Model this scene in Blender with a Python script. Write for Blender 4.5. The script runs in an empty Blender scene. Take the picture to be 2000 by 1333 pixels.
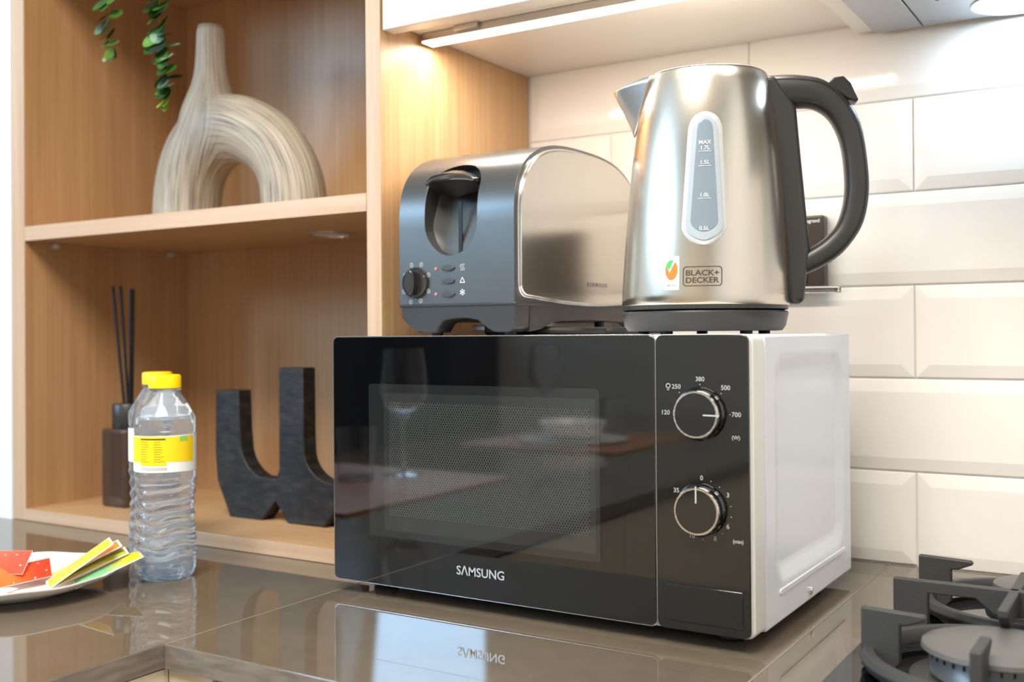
import bpy, bmesh, math, random
from mathutils import Vector, Matrix
random.seed(7)
PI = math.pi
scene = bpy.context.scene
COL = scene.collection

# ------------------------------------------------------------------ camera
cam_d = bpy.data.cameras.new('camera')
cam = bpy.data.objects.new('camera', cam_d); COL.objects.link(cam)
yaw, pit, rol = math.radians(31.9363), math.radians(.3744), math.radians(-.4465)
fw = Vector((-math.sin(yaw)*math.cos(pit), math.cos(yaw)*math.cos(pit), math.sin(pit)))
rt = Vector((math.cos(yaw), math.sin(yaw), 0)); up = rt.cross(fw)
R_ = rt*math.cos(rol) + up*math.sin(rol); U_ = -rt*math.sin(rol) + up*math.cos(rol)
m = Matrix((R_, U_, -fw)).transposed().to_4x4(); m.translation = Vector((.7101, -1.1844, .2516))
cam.matrix_world = m
cam_d.sensor_width = 36; cam_d.lens = 36*2067.52/2000
cam_d.shift_y = -.01418
cam_d.clip_start = .02
cam_d.dof.use_dof = True; cam_d.dof.focus_distance = .93; cam_d.dof.aperture_fstop = 5.0
scene.camera = cam

# ------------------------------------------------------------------ world, lights, exposure
w = bpy.data.worlds.new('world'); scene.world = w; w.use_nodes = True
w.node_tree.nodes['Background'].inputs[0].default_value = (.55, .75, 1, 1)
w.node_tree.nodes['Background'].inputs[1].default_value = 1.0
def area(name, loc, target, sx, sy, power, color, shape='RECTANGLE', spread=None):
    d = bpy.data.lights.new(name, 'AREA'); d.shape = shape; d.size = sx; d.size_y = sy
    d.energy = power; d.color = color
    if spread: d.spread = spread
    o = bpy.data.objects.new(name, d); COL.objects.link(o); o.location = loc
    o.rotation_euler = (Vector(target)-Vector(loc)).to_track_quat('-Z', 'Y').to_euler()
    return o
area('window_daylight', (-2.37, -2.35, 1.295), (0, -2.0, .6), .62, 1.5, 62, (.45, .72, 1.0))
area('rear_window_daylight', (-2.08, -3.37, 1.295), (-1.2, -1.0, .6), .52, .62, 30, (.42, .70, 1.0))
area('ceiling_fill_light', (.35, -1.55, 1.67), (.35, -1.55, 0), .9, .9, 62, (1, .94, .86))  # added overhead fill raising the room's ambient light, no fixture in view
area('ceiling_fill_light', (1.55, -.8, 1.67), (1.55, -.8, 0), .5, .5, 7, (1, .95, .90))  # smaller added fill from the right, its source unseen
area('under_cabinet_light', (.21, -.2275, .5742), (.21, -.17, 0), .40, .014, 1.5, (1, .90, .79))
area('hood_light', (.585, -.05, .5685), (.585, -.02, 0), .05, .05, .30, (.50, .75, 1.0), 'DISK')
scene.view_settings.view_transform = 'Standard'
scene.view_settings.look = 'None'
scene.view_settings.gamma = 1
scene.view_settings.use_curve_mapping = False
scene.view_settings.exposure = 0.24

# ------------------------------------------------------------------ materials
MATS = {}
def lin(c):
    return tuple(((x/255)/12.92 if x/255 <= .04045 else ((x/255+.055)/1.055)**2.4) for x in c)
def mat(name, col, rough=.5, metal=0., spec=.5, trans=0., ior=1.45, emit=None, estr=0., coat=0., aniso=0., alpha=1., bump=None, srgb=True, sss=0.):
    m = bpy.data.materials.new(name); m.use_nodes = True
    b = m.node_tree.nodes['Principled BSDF']
    c = lin(col) if srgb else col
    b.inputs['Base Color'].default_value = (*c, 1)
    b.inputs['Roughness'].default_value = rough; b.inputs['Metallic'].default_value = metal
    b.inputs['Specular IOR Level'].default_value = spec; b.inputs['IOR'].default_value = ior
    b.inputs['Transmission Weight'].default_value = trans
    b.inputs['Coat Weight'].default_value = coat; b.inputs['Coat Roughness'].default_value = .03
    b.inputs['Anisotropic'].default_value = aniso
    b.inputs['Alpha'].default_value = alpha
    if emit: b.inputs['Emission Color'].default_value = (*emit, 1); b.inputs['Emission Strength'].default_value = estr
    if bump:
        nt = m.node_tree; tc = nt.nodes.new('ShaderNodeTexCoord'); n = nt.nodes.new('ShaderNodeTexNoise')
        n.inputs['Scale'].default_value = bump[0]; n.inputs['Detail'].default_value = 4
        bp = nt.nodes.new('ShaderNodeBump'); bp.inputs['Strength'].default_value = bump[1]; bp.inputs['Distance'].default_value = bump[2]
        nt.links.new(tc.outputs['Object'], n.inputs['Vector']); nt.links.new(n.outputs['Fac'], bp.inputs['Height'])
        nt.links.new(bp.outputs['Normal'], b.inputs['Normal'])
    MATS[name] = m
    return m
def ramp(nt, stops):
    r = nt.nodes.new('ShaderNodeValToRGB'); e = r.color_ramp.elements
    while len(e) < len(stops): e.new(.5)
    for i, (p, c) in enumerate(stops): e[i].position = p; e[i].color = (*lin(c), 1)
    return r
def noise_mat(name, stops, scale, mapping=(1, 1, 1), rough=.5, detail=6, bump=0., metal=0, attr=None, rot=(0, 0, 0), spec=.5, second=None, dist=0.):
    m = mat(name, (128, 128, 128), rough, metal, spec); nt = m.node_tree; b = nt.nodes['Principled BSDF']
    if attr:
        tc = nt.nodes.new('ShaderNodeAttribute'); tc.attribute_name = attr; src = tc.outputs['Vector']
    else:
        tc = nt.nodes.new('ShaderNodeTexCoord'); src = tc.outputs['Object']
    mp = nt.nodes.new('ShaderNodeMapping'); mp.inputs['Scale'].default_value = mapping; mp.inputs['Rotation'].default_value = rot
    nt.links.new(src, mp.inputs['Vector'])
    n = nt.nodes.new('ShaderNodeTexNoise'); n.inputs['Scale'].default_value = scale; n.inputs['Detail'].default_value = detail
    n.inputs['Distortion'].default_value = dist
    nt.links.new(mp.outputs[0], n.inputs['Vector'])
    r = ramp(nt, stops); nt.links.new(n.outputs['Fac'], r.inputs['Fac']); out = r.outputs['Color']
    if second:
        s2, mp2s, st2, fac = second
        mp2 = nt.nodes.new('ShaderNodeMapping'); mp2.inputs['Scale'].default_value = mp2s; nt.links.new(src, mp2.inputs['Vector'])
        n2 = nt.nodes.new('ShaderNodeTexNoise'); n2.inputs['Scale'].default_value = s2; n2.inputs['Detail'].default_value = 3
        nt.links.new(mp2.outputs[0], n2.inputs['Vector'])
        r2 = ramp(nt, st2); nt.links.new(n2.outputs['Fac'], r2.inputs['Fac'])
        mx = nt.nodes.new('ShaderNodeMixRGB'); mx.blend_type = 'MULTIPLY'; mx.inputs[0].default_value = fac
        nt.links.new(out, mx.inputs[1]); nt.links.new(r2.outputs['Color'], mx.inputs[2]); out = mx.outputs[0]
    nt.links.new(out, b.inputs['Base Color'])
    if bump:
        bp = nt.nodes.new('ShaderNodeBump'); bp.inputs['Strength'].default_value = bump; bp.inputs['Distance'].default_value = .001
        nt.links.new(n.outputs['Fac'], bp.inputs['Height']); nt.links.new(bp.outputs['Normal'], b.inputs['Normal'])
    return m
oak = [(.26, (176, 138, 97)), (.52, (188, 150, 108)), (.76, (198, 162, 121))]
oak2 = (1.0, (3.2, 3.2, .55), [(.35, (226, 212, 200)), (.62, (255, 255, 255))], .8)
W_v = noise_mat('oak_vertical', oak, 1.0, (190, 190, 3.4), .42, 6, .10, second=oak2)
W_h = noise_mat('oak_horizontal', oak, 1.0, (3.4, 190, 190), .42, 6, .10)
W_e = noise_mat('oak_edge_vertical', [(.3, (188, 154, 122)), (.7, (203, 173, 144))], 1.0, (90, 90, 3), .45, 5, .05)
W_eh = noise_mat('oak_edge_horizontal', [(.3, (188, 154, 122)), (.7, (203, 173, 144))], 1.0, (3, 90, 90), .45, 5, .05)
STONE = noise_mat('polished_grey_brown_stone', [(.3, (98, 87, 72)), (.7, (106, 94, 78))], 60, (1, 1, 1), .03, 5, 0, spec=.62, second=(3.0, (1, 1, 1), [(.35, (238, 236, 234)), (.65, (255, 255, 255))], 1))
STONE.node_tree.nodes['Principled BSDF'].inputs['IOR'].default_value = 1.68
STONE_EDGE = noise_mat('sawn_grey_stone_edge', [(.3, (98, 90, 82)), (.7, (128, 118, 108))], 1, (30, 30, 160), .35, 4, .2)
SEAM = mat('seam_filler', (150, 137, 118), .5)
TILE = mat('glazed_white_tile', (233, 228, 221), .08, spec=.5, bump=(14, .05, .01))
GROUT = mat('pale_grout', (226, 221, 214), .8)
WALLW = mat('white_wall_paint', (232, 232, 230), .75)
WALLG = mat('greige_wall_paint', (204, 196, 182), .75)
CEIL = mat('white_ceiling_paint', (235, 233, 228), .8)
FLOOR = noise_mat('oak_floor', [(.3, (120, 96, 74)), (.7, (146, 118, 92))], 1, (4, 40, 40), .4, 5, .05)
LACQ = mat('white_lacquer', (236, 230, 221), .32)
CREAM = mat('cream_lacquer', (214, 202, 176), .35)
ALU = mat('brushed_aluminium', (200, 196, 190), .32, 1.)
HOODM = mat('pale_grey_steel', (176, 180, 186), .32, .6)
LEDM = mat('led_diffuser', (255, 245, 230), .5, emit=(1, .91, .78), estr=12)
HLED = mat('hood_lamp_lens', (255, 255, 255), .4, emit=(.80, .90, 1.0), estr=16)
GRILLE = mat('dark_grille', (52, 52, 52), .45, .6)
BLACKGL = mat('black_glass', (9, 9, 10), .03, spec=.5, ior=1.75)
BLACKPL = mat('black_gloss_plastic', (14, 14, 14), .06, spec=.5, ior=1.75)
MWWHITE = mat('white_enamel', (226, 227, 230), .18)
BEZEL = mat('white_bezel_plastic', (226, 223, 216), .3)
SILVER = mat('silver_trim', (205, 205, 205), .2, .9)
CHROME = mat('chrome', (225, 222, 218), .08, 1., bump=(160, .25, .002))
PRINT = mat('pale_grey_print', (178, 178, 174), .6)
LOGO = mat('silver_logo_print', (190, 190, 188), .35, .4)
DKSAT = mat('dark_satin_plastic', (90, 90, 89), .30, .6, spec=.5)
DKSAT2 = mat('dark_base_plastic', (52, 50, 49), .36, .2, spec=.5)
DKPL = mat('dark_grey_plastic', (48, 47, 45), .36, spec=.55)
BLK = mat('black_rubber', (16, 16, 17), .5)
STEEL = mat('brushed_steel', (218, 208, 194), .22, 1., aniso=.7)
STEELS = mat('satin_steel_panel', (196, 190, 182), .17, 1., aniso=.3)
GAUGE = mat('frosted_clear_plastic', (214, 216, 214), .25, spec=.5, trans=.25)
GAUGE2 = mat('blue_grey_plastic', (128, 140, 150), .22)
GAUGE3 = mat('pale_blue_plastic', (168, 178, 184), .25)
WHITEP = mat('white_print', (240, 240, 238), .5)
LOGOB = mat('brown_black_print', (70, 58, 44), .5)
STK = mat('white_sticker', (246, 242, 238), .45)
STKG = mat('green_print', (64, 196, 78), .5)
STKO = mat('orange_print', (255, 118, 40), .5)
CLEARPL = mat('clear_plastic', (250, 250, 250), .05, trans=1., ior=1.45)
GLASS = mat('clear_glass', (255, 255, 255), .0, trans=1., ior=1.45)
def thin_clear(name, col, rough):
    return mat(name, col, rough, trans=.91, ior=1.30)  # small diffuse white share, a painted haze standing in for bright surroundings
PET = thin_clear('clear_water_bottle', (232, 242, 252), .02)
_nt = PET.node_tree; _tc = _nt.nodes.new('ShaderNodeTexCoord'); _sp = _nt.nodes.new('ShaderNodeSeparateXYZ'); _nt.links.new(_tc.outputs['Object'], _sp.inputs[0])
_mr = _nt.nodes.new('ShaderNodeMapRange'); _mr.inputs['From Max'].default_value = .03; _nt.links.new(_sp.outputs[2], _mr.inputs['Value'])
_rp = ramp(_nt, [(0., (190, 222, 252)), (.5, (226, 240, 253)), (1., (242, 248, 254))]); _nt.links.new(_mr.outputs[0], _rp.inputs['Fac']); _nt.links.new(_rp.outputs['Color'], _nt.nodes['Principled BSDF'].inputs['Base Color'])
YCAP = mat('yellow_cap', (255, 212, 0), .35)
LABW = mat('white_label', (240, 240, 238), .4)
LABY = mat('yellow_label_print', (250, 214, 20), .4)
LABD = mat('dark_label_print', (86, 66, 30), .5)
LABG = mat('green_label_print', (150, 200, 90), .5)
CERW = mat('white_porcelain', (240, 236, 230), .2)
CAST = mat('cast_iron', (56, 55, 53), .55, spec=.5, bump=(900, .25, .001))
CAPM = mat('burner_cap_enamel', (92, 89, 85), .42)
CROWN = mat('burner_crown_aluminium', (205, 205, 205), .35, .9)
BLKCER = noise_mat('rough_black_ceramic', [(.35, (20, 19, 18)), (.55, (33, 31, 30)), (.7, (46, 44, 42))], 55, (1, 1, 2.2), .5, 8, .9)
AMBER = mat('smoky_brown_glass', (96, 78, 68), .05, spec=.5, trans=.5)
SOCKET = mat('bronze_black_plastic', (62, 54, 48), .28)
NAVY = mat('dark_navy_fabric', (24, 32, 44), .9)
MAT_WOOD = noise_mat('placemat_wood', [(.3, (150, 104, 66)), (.7, (182, 134, 92))], 1, (5, 70, 70), .5, 5, .05)

# ------------------------------------------------------------------ mesh helpers
def woff(o):
    v = Vector((0, 0, 0))
    while o: v += o.location; o = o.parent
    return v
def thing(name, label, cat, loc, rz=0, group=None, kind=None):
    o = bpy.data.objects.new(name, None); COL.objects.link(o); o.empty_display_size = .02
    o.location = loc; o.rotation_euler = (0, 0, rz)
    if label: o['label'] = label
    if cat: o['category'] = cat
    if group: o['group'] = group
    if kind: o['kind'] = kind
    return o
def tag(o, label=None, cat=None, group=None, kind=None):
    if label: o['label'] = label
    if cat: o['category'] = cat
    if group: o['group'] = group
    if kind: o['kind'] = kind
    return o
def finish(me, angle=38):
    me.polygons.foreach_set('use_smooth', [True]*len(me.polygons))
    me.set_sharp_from_angle(angle=math.radians(angle))
def obj(name, bm, material, parent=None, local=False, bevel=0., seg=2, sub=0, angle=38, recalc=True, label=None, solid=0.):
    """bm in world coordinates unless local; the origin goes to the parent's base."""
    if recalc: bmesh.ops.recalc_face_normals(bm, faces=bm.faces)
    me = bpy.data.meshes.new(name)
    off = Vector((0, 0, 0))
    if parent is not None and not local: off = woff(parent)
    elif parent is None and not local:
        xs = [v.co for v in bm.verts]
        lo = Vector((min(v.x for v in xs), min(v.y for v in xs), min(v.z for v in xs))); hi = Vector((max(v.x for v in xs), max(v.y for v in xs), max(v.z for v in xs)))
        off = Vector(((lo.x+hi.x)/2, (lo.y+hi.y)/2, lo.z))
    if off.length: bmesh.ops.translate(bm, verts=bm.verts, vec=-off)
    bm.to_mesh(me); bm.free(); finish(me, angle)
    if isinstance(material, (list, tuple)):
        for mm in material: me.materials.append(mm)
    else: me.materials.append(material)
    o = bpy.data.objects.new(name, me); COL.objects.link(o)
    if parent is not None: o.parent = parent
    else: o.location = off
    if solid:
        s = o.modifiers.new('solid', 'SOLIDIFY'); s.thickness = solid; s.offset = 0
    if bevel:
        b = o.modifiers.new('bevel', 'BEVEL'); b.width = bevel; b.segments = seg; b.limit_method = 'ANGLE'; b.angle_limit = math.radians(35)
    if sub:
        s = o.modifiers.new('sub', 'SUBSURF'); s.levels = sub; s.render_levels = sub
    if label: o['label'] = label
    return o
def box(x0, x1, y0, y1, z0, z1, bm=None):
    bm = bm or bmesh.new()
    v = [bm.verts.new(p) for p in [(x0, y0, z0), (x1, y0, z0), (x1, y1, z0), (x0, y1, z0), (x0, y0, z1), (x1, y0, z1), (x1, y1, z1), (x0, y1, z1)]]
    for f in [(0, 3, 2, 1), (4, 5, 6, 7), (0, 1, 5, 4), (1, 2, 6, 5), (2, 3, 7, 6), (3, 0, 4, 7)]: bm.faces.new([v[i] for i in f])
    return bm
def prism(pts, plane, d0, d1, bm=None):
    """pts 2D; plane 'xz' extrudes along y, 'yz' along x, 'xy' along z"""
    bm = bm or bmesh.new()
    def P(a, b, d): return {'xz': (a, d, b), 'yz': (d, a, b), 'xy': (a, b, d)}[plane]
    A = [bm.verts.new(P(a, b, d0)) for a, b in pts]; B = [bm.verts.new(P(a, b, d1)) for a, b in pts]
    n = len(pts)
    bm.faces.new(A); bm.faces.new(B[::-1])
    for i in range(n): bm.faces.new([A[i], B[i], B[(i+1) % n], A[(i+1) % n]])
    return bm
def lathe(prof, n=48, c=(0, 0, 0), bm=None, caps=True, axis='z', shear=0.):
    bm = bm or bmesh.new(); rings = []
    for r, z in prof:
        ring = []
        for i in range(n):
            a = 2*PI*i/n
            if axis == 'z': p = (c[0]+r*math.cos(a)+shear*z, c[1]+r*math.sin(a), c[2]+z)
            elif axis == 'y': p = (c[0]+r*math.cos(a), c[1]+z, c[2]+r*math.sin(a))
            else: p = (c[0]+z, c[1]+r*math.cos(a), c[2]+r*math.sin(a))
            ring.append(bm.verts.new(p))
        rings.append(ring)
    for k in range(len(rings)-1):
        for i in range(n):
            bm.faces.new([rings[k][i], rings[k][(i+1) % n], rings[k+1][(i+1) % n], rings[k+1][i]])
    if caps: bm.faces.new(rings[0][::-1]); bm.faces.new(rings[-1])
    return bm
def rrect(x0, x1, z0, z1, r, n=6):
    pts = []
    for cx, cz, a0 in [(x1-r, z1-r, 0), (x0+r, z1-r, 90), (x0+r, z0+r, 180), (x1-r, z0+r, 270)]:
        for i in range(n+1):
            a = math.radians(a0+90*i/n); pts.append((cx+r*math.cos(a), cz+r*math.sin(a)))
    return pts
def frames(path):
    """parallel-transport frames along a path"""
    P = [Vector(p) for p in path]; T = []
    for i in range(len(P)):
        a = P[max(i-1, 0)]; b = P[min(i+1, len(P)-1)]; T.append((b-a).normalized())
    ref = Vector((0, 0, 1)) if abs(T[0].z) < .9 else Vector((0, 1, 0))
    N = [(ref-T[0]*ref.dot(T[0])).normalized()]
    for i in range(1, len(P)):
        n = N[-1]-T[i]*N[-1].dot(T[i]); N.append(n.normalized())
    return P, T, N
def tube(path, rad, n=10, bm=None, sy=1.):
    bm = bm or bmesh.new(); P, T, N = frames(path); rings = []
    for i in range(len(P)):
        r = rad[i] if isinstance(rad, (list, tuple)) else rad
        B = T[i].cross(N[i])
        rings.append([bm.verts.new(P[i]+N[i]*r*math.cos(2*PI*k/n)+B*r*sy*math.sin(2*PI*k/n)) for k in range(n)])
    for k in range(len(rings)-1):
        for i in range(n): bm.faces.new([rings[k][i], rings[k][(i+1) % n], rings[k+1][(i+1) % n], rings[k+1][i]])
    bm.faces.new(rings[0][::-1]); bm.faces.new(rings[-1])
    return bm
def smooth_path(pts, n=6):
    """Catmull-Rom"""
    P = [Vector(p) for p in pts]; P = [P[0]*2-P[1]]+P+[P[-1]*2-P[-2]]; out = []
    for i in range(1, len(P)-2):
        for k in range(n):
            t = k/n; a, b, c, d = P[i-1], P[i], P[i+1], P[i+2]
            out.append(.5*((2*b)+(c-a)*t+(2*a-5*b+4*c-d)*t*t+(3*b-a-3*c+d)*t**3))
    out.append(P[-2]); return out
def text_bm(s, size, thick=0., align='CENTER'):
    """flat lettering as a bmesh in x,y, centred"""
    cu = bpy.data.curves.new('t', 'FONT'); cu.body = s; cu.size = size; cu.align_x = align; cu.align_y = 'CENTER'; cu.offset = thick
    cu.resolution_u = 3
    o = bpy.data.objects.new('t', cu); COL.objects.link(o)
    dg = bpy.context.evaluated_depsgraph_get(); dg.update()
    me = bpy.data.meshes.new_from_object(o.evaluated_get(dg))
    bm = bmesh.new(); bm.from_mesh(me)
    bpy.data.objects.remove(o); bpy.data.meshes.remove(me); bpy.data.curves.remove(cu)
    return bm
def map_bm(bm, fn):
    for v in bm.verts: v.co = fn(v.co)
    return bm
def merge(bms):
    out = bmesh.new()
    for b in bms:
        me = bpy.data.meshes.new('m'); b.to_mesh(me); b.free(); out.from_mesh(me); bpy.data.meshes.remove(me)
    return out
def front_text(s, x, z, y, size, sx=1., thick=0.):
    bm = text_bm(s, size, thick)
    return map_bm(bm, lambda c: Vector((x+c.x*sx, y, z+c.y)))
def disc_front(x, z, y, r, n=10):
    bm = bmesh.new(); bm.faces.new([bm.verts.new((x+r*math.cos(2*PI*i/n), y, z+r*math.sin(2*PI*i/n))) for i in range(n)]); return bm
def evaluated(o):
    dg = bpy.context.evaluated_depsgraph_get(); dg.update()
    me = bpy.data.meshes.new_from_object(o.evaluated_get(dg)); return me
def bake(o, angle=38):
    me = evaluated(o); o.modifiers.clear(); old = o.data; o.data = me; bpy.data.meshes.remove(old); finish(me, angle); return o
def cut(o, bm, angle=38):
    me = bpy.data.meshes.new('cutter')
    bmesh.ops.recalc_face_normals(bm, faces=bm.faces)
    off = woff(o); bmesh.ops.translate(bm, verts=bm.verts, vec=-off); bm.to_mesh(me); bm.free()
    c = bpy.data.objects.new('cutter', me); COL.objects.link(c); c.location = off
    md = o.modifiers.new('cut', 'BOOLEAN'); md.object = c; md.operation = 'DIFFERENCE'; md.solver = 'EXACT'
    bpy.context.view_layer.update(); bake(o, angle); bpy.data.objects.remove(c); bpy.data.meshes.remove(me); return o

# ================================================================== THE ROOM
FZ, CZ = -.9, 1.7
XL, XR, YB = -2.4, 2.2, -3.4
WY0, WY1, WZ0, WZ1 = -3.15, -1.55, .97, 1.62
tag(obj('floor', box(XL, XR, YB, .1, FZ-.05, FZ), FLOOR), 'brown wooden floor of the kitchen', kind='structure')
tag(obj('ceiling', box(XL, XR, YB, .1, CZ, CZ+.05), CEIL), 'white ceiling', kind='structure')
wb = tag(obj('wall_back', box(-.63, XR, .0040, .1, FZ, CZ), GROUT), 'white wall behind the worktop with glazed metro tiles', kind='structure')
tag(obj('wall_corner', box(XL, -.6545, -.307, .1, FZ, CZ), WALLW), 'white wall beside the oak shelves', kind='structure')
tag(obj('wall_right', box(XR, XR+.1, YB, .1, FZ, CZ), WALLW), 'white wall on the right', kind='structure')
wr = bmesh.new()
RX0, RX1 = -2.36, -1.80
for b in [(XL, RX0, FZ, CZ), (RX1, XR, FZ, CZ), (RX0, RX1, FZ, WZ0), (RX0, RX1, WZ1, CZ)]: box(b[0], b[1], YB-.1, YB, b[2], b[3], wr)
tag(obj('wall_rear', wr, WALLG), 'greige wall behind the camera', kind='structure')
wl = bmesh.new()
for b in [(YB, WY0, FZ, CZ), (WY1, -.307, FZ, CZ), (WY0, WY1, FZ, WZ0), (WY0, WY1, WZ1, CZ)]: box(XL-.1, XL, b[0], b[1], b[2], b[3], wl)
tag(obj('wall_left', wl, WALLW), 'white wall with the window', kind='structure')
win = tag(thing('window_1', 'tall white framed window in the left wall', None, (XL-.05, (WY0+WY1)/2, WZ0)), kind='structure')
for a in [(WY0, WY0+.05, WZ0, WZ1), (WY1-.05, WY1, WZ0, WZ1), (WY0+.05, WY1-.05, WZ0, WZ0+.05), (WY0+.05, WY1-.05, WZ1-.05, WZ1), (-2.375, -2.325, WZ0+.05, WZ1-.05)]:
    obj('window_frame', box(XL-.09, XL-.045, *a), LACQ, win, bevel=.004)

win2 = tag(thing('window_2', 'narrow white framed window in the rear wall', None, ((RX0+RX1)/2, YB-.05, WZ0)), kind='structure')
for a in [(RX0, RX0+.04, WZ0, WZ1), (RX1-.04, RX1, WZ0, WZ1), (RX0+.04, RX1-.04, WZ0, WZ0+.04), (RX0+.04, RX1-.04, WZ1-.04, WZ1)]:
    obj('window_frame', box(a[0], a[1], YB-.09, YB-.045, a[2], a[3]), LACQ, win2, bevel=.004)

# glazed tiles, each one a bevelled piece of its own
TW, TH, J = .36, .10, .0014
def tile_mesh(wd, ht):
    bm = bmesh.new(); d0, d1, bv = .0050, .0077, .0140
    wd -= J; ht -= J
    def ring(ins, y): return [bm.verts.new(p) for p in [(-wd/2+ins, y, -ht/2+ins), (wd/2-ins, y, -ht/2+ins), (wd/2-ins, y, ht/2-ins), (-wd/2+ins, y, ht/2-ins)]]
    a, b, c, e = ring(0, 0), ring(0, -d0), ring(.0012, -d0-.0008), ring(bv, -d1)
    for r0, r1 in ((a, b), (b, c), (c, e)):
        for i in range(4): bm.faces.new([r0[i], r0[(i+1) % 4], r1[(i+1) % 4], r1[i]])
    bm.faces.new(e)
    bmesh.ops.recalc_face_normals(bm, faces=bm.faces)
    me = bpy.data.meshes.new('tile'); bm.to_mesh(me); bm.free(); me.materials.append(TILE); finish(me, 8); return me
TMESH = {}
for row in range(6):
    z0, z1 = row*TH, min((row+1)*TH, .60)
    off = .1175 if row % 2 == 0 else .297
    if row == 4 or row == 2 or row == 0: off = .1175
    x = off-TW*2
    while x < 1.3:
        xa, xb = max(x, .0005), min(x+TW, 1.3)
        if xb-xa > .03:
            key = (round(xb-xa, 4), round(z1-z0, 4))
            if key not in TMESH: TMESH[key] = tile_mesh(*key)
            o = bpy.data.objects.new('tile', TMESH[key]); COL.objects.link(o); o.parent = wb
            o.location = Vector(((xa+xb)/2, .0076, (z0+z1)/2))-wb.location
        x += TW

# ================================================================== WORKTOP AND BASE CABINETS
KX, KY = .0095, -.60
def slab(name, x0, x1, y0, y1, label):
    t = thing(name, label, 'worktop', ((x0+x1)/2, (y0+y1)/2, -.02))
    obj('slab', box(x0, x1, y0, y1, -.02, 0), STONE, t, bevel=.0007, seg=2)
    return t
leg = slab('countertop', -.78, KX-.0004, -2.6, -.0005, 'polished grey-brown stone worktop leg carrying the plate and water bottles')
mid = slab('countertop', KX+.0004, .4496, KY, -.0005, 'polished grey-brown stone worktop piece under the microwave')
rgt = slab('countertop', .4504, 1.6, KY, -.0005, 'polished grey-brown stone worktop piece around the gas hob')
# sawn, lighter front edges and joint filler
obj('edge_strip', box(KX-.0005, KX+.0004, -2.6, KY, -.0196, -.0008), STONE_EDGE, leg)
obj('edge_strip', box(KX+.0008, .4496, KY-.0011, KY, -.0196, -.0008), STONE_EDGE, mid)
obj('joint_filler', box(KX-.0004, KX+.0004, KY, -.0005, -.018, -.0001), SEAM, mid)
obj('joint_filler', box(.4496, .4504, KY, -.0005, -.018, -.0001), SEAM, rgt)
def base_cab(x0, x1, y0, y1, face, splits, label):
    t = thing('base_cabinet', label, 'cabinet', ((x0+x1)/2, (y0+y1)/2, FZ))
    obj('carcass', box(x0, x1, y0, y1, FZ+.1, -.0205), CREAM, t)
    obj('plinth', box(x0+(.02), x1-.05, y0+.05, y1, FZ, FZ+.1), DKPL, t)
    for a, b in splits:
        if face == 'y': obj('door', box(a+.0015, b-.0015, y0-.019, y0-.0005, FZ+.105, -.024), CREAM, t, bevel=.0015)
        else: obj('door', box(x1+.0005, x1+.019, a+.0015, b-.0015, FZ+.105, -.024), CREAM, t, bevel=.0015)
    return t
bc = base_cab(.02, 1.6, -.575, -.02, 'y', [(.06, .45), (.45, 1.05), (1.05, 1.6)], 'cream base cabinet under the worktop of the microwave')
obj('corner_post', prism([(.0072, -.5945), (.0585, -.5945), (.0585, -.576), (.0072, -.576)], 'xy', FZ+.1, -.0215), CREAM, bc)
bc2 = base_cab(-.72, -.012, -2.55, -.602, 'x', [(-2.55, -2.05), (-2.05, -1.55), (-1.55, -1.05), (-1.05, -.645)], 'cream base cabinet under the worktop leg with the plate')

obj('corner_post', prism([(-.0115, -.6435), (.0070, -.6435), (.0070, -.5950), (-.0115, -.5950)], 'xy', FZ+.1, -.0215), CREAM, bc2)

# ================================================================== OAK SHELF UNIT
SX0, SX1, SY, SYB = -.6258, -.0201, -.3052, -.0207
SZT = .775
sh = thing('oak_shelf_unit', 'tall open oak shelf unit standing on the worktop', 'shelf', ((SX0+SX1)/2, SY/2, .0005))
def board(name, x0, x1, y0, y1, z0, z1, m, edge=None):
    o = obj(name, box(x0, x1, y0+(.0012 if edge else 0), y1, z0, z1), m, sh)
    if edge: obj('edge_band', box(x0, x1, y0, y0+.0011, z0, z1), edge, o, bevel=.0003)
    return o
board('side_panel', -.6535, SX0, SY, -.001, .0005, 1.45, W_v, W_e)
board('side_panel', SX1, -.0005, SY, -.0002, .0005, 1.45, W_v, W_e)
board('back_panel', SX0, SX1, SYB, -.0045, .0005, 1.45, W_v)
board('bottom_board', SX0, SX1, SY, SYB, .0005, .0165, W_h, W_eh)
board('shelf_board', SX0+.0006, SX1-.0006, SY, SYB-.001, .3838, .4034, W_h, W_eh)
board('shelf_board', SX0+.0006, SX1-.0006, SY, SYB-.001, SZT, SZT+.0196, W_h, W_eh)
board('top_board', SX0, SX1, SY, SYB, 1.43, 1.45, W_h, W_eh)
for y in (-.262, -.06):
    for x, s in ((SX0, 1), (SX1, -1)):
        bm = lathe([(.0038, 0), (.0044, s*.0012), (.0044, s*.010), (.0030, s*.0115)], 14, (x, y, .3795), axis='x')
        obj('shelf_pin', bm, mat('milky_clear_plastic', (225, 220, 214), .2, trans=.4), sh)
dl = obj('downlight_rim', lathe([(.034, .0005), (.034, -.0015), (.029, -.003), (.027, -.0028), (.0265, -.001)], 32, (-.222, -.135, .3838), caps=False), SILVER, sh)
obj('downlight_lens', lathe([(.0268, .0002), (.0266, -.0012), (.02, -.0020)], 32, (-.222, -.135, .3838)), LACQ, dl)

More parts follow.
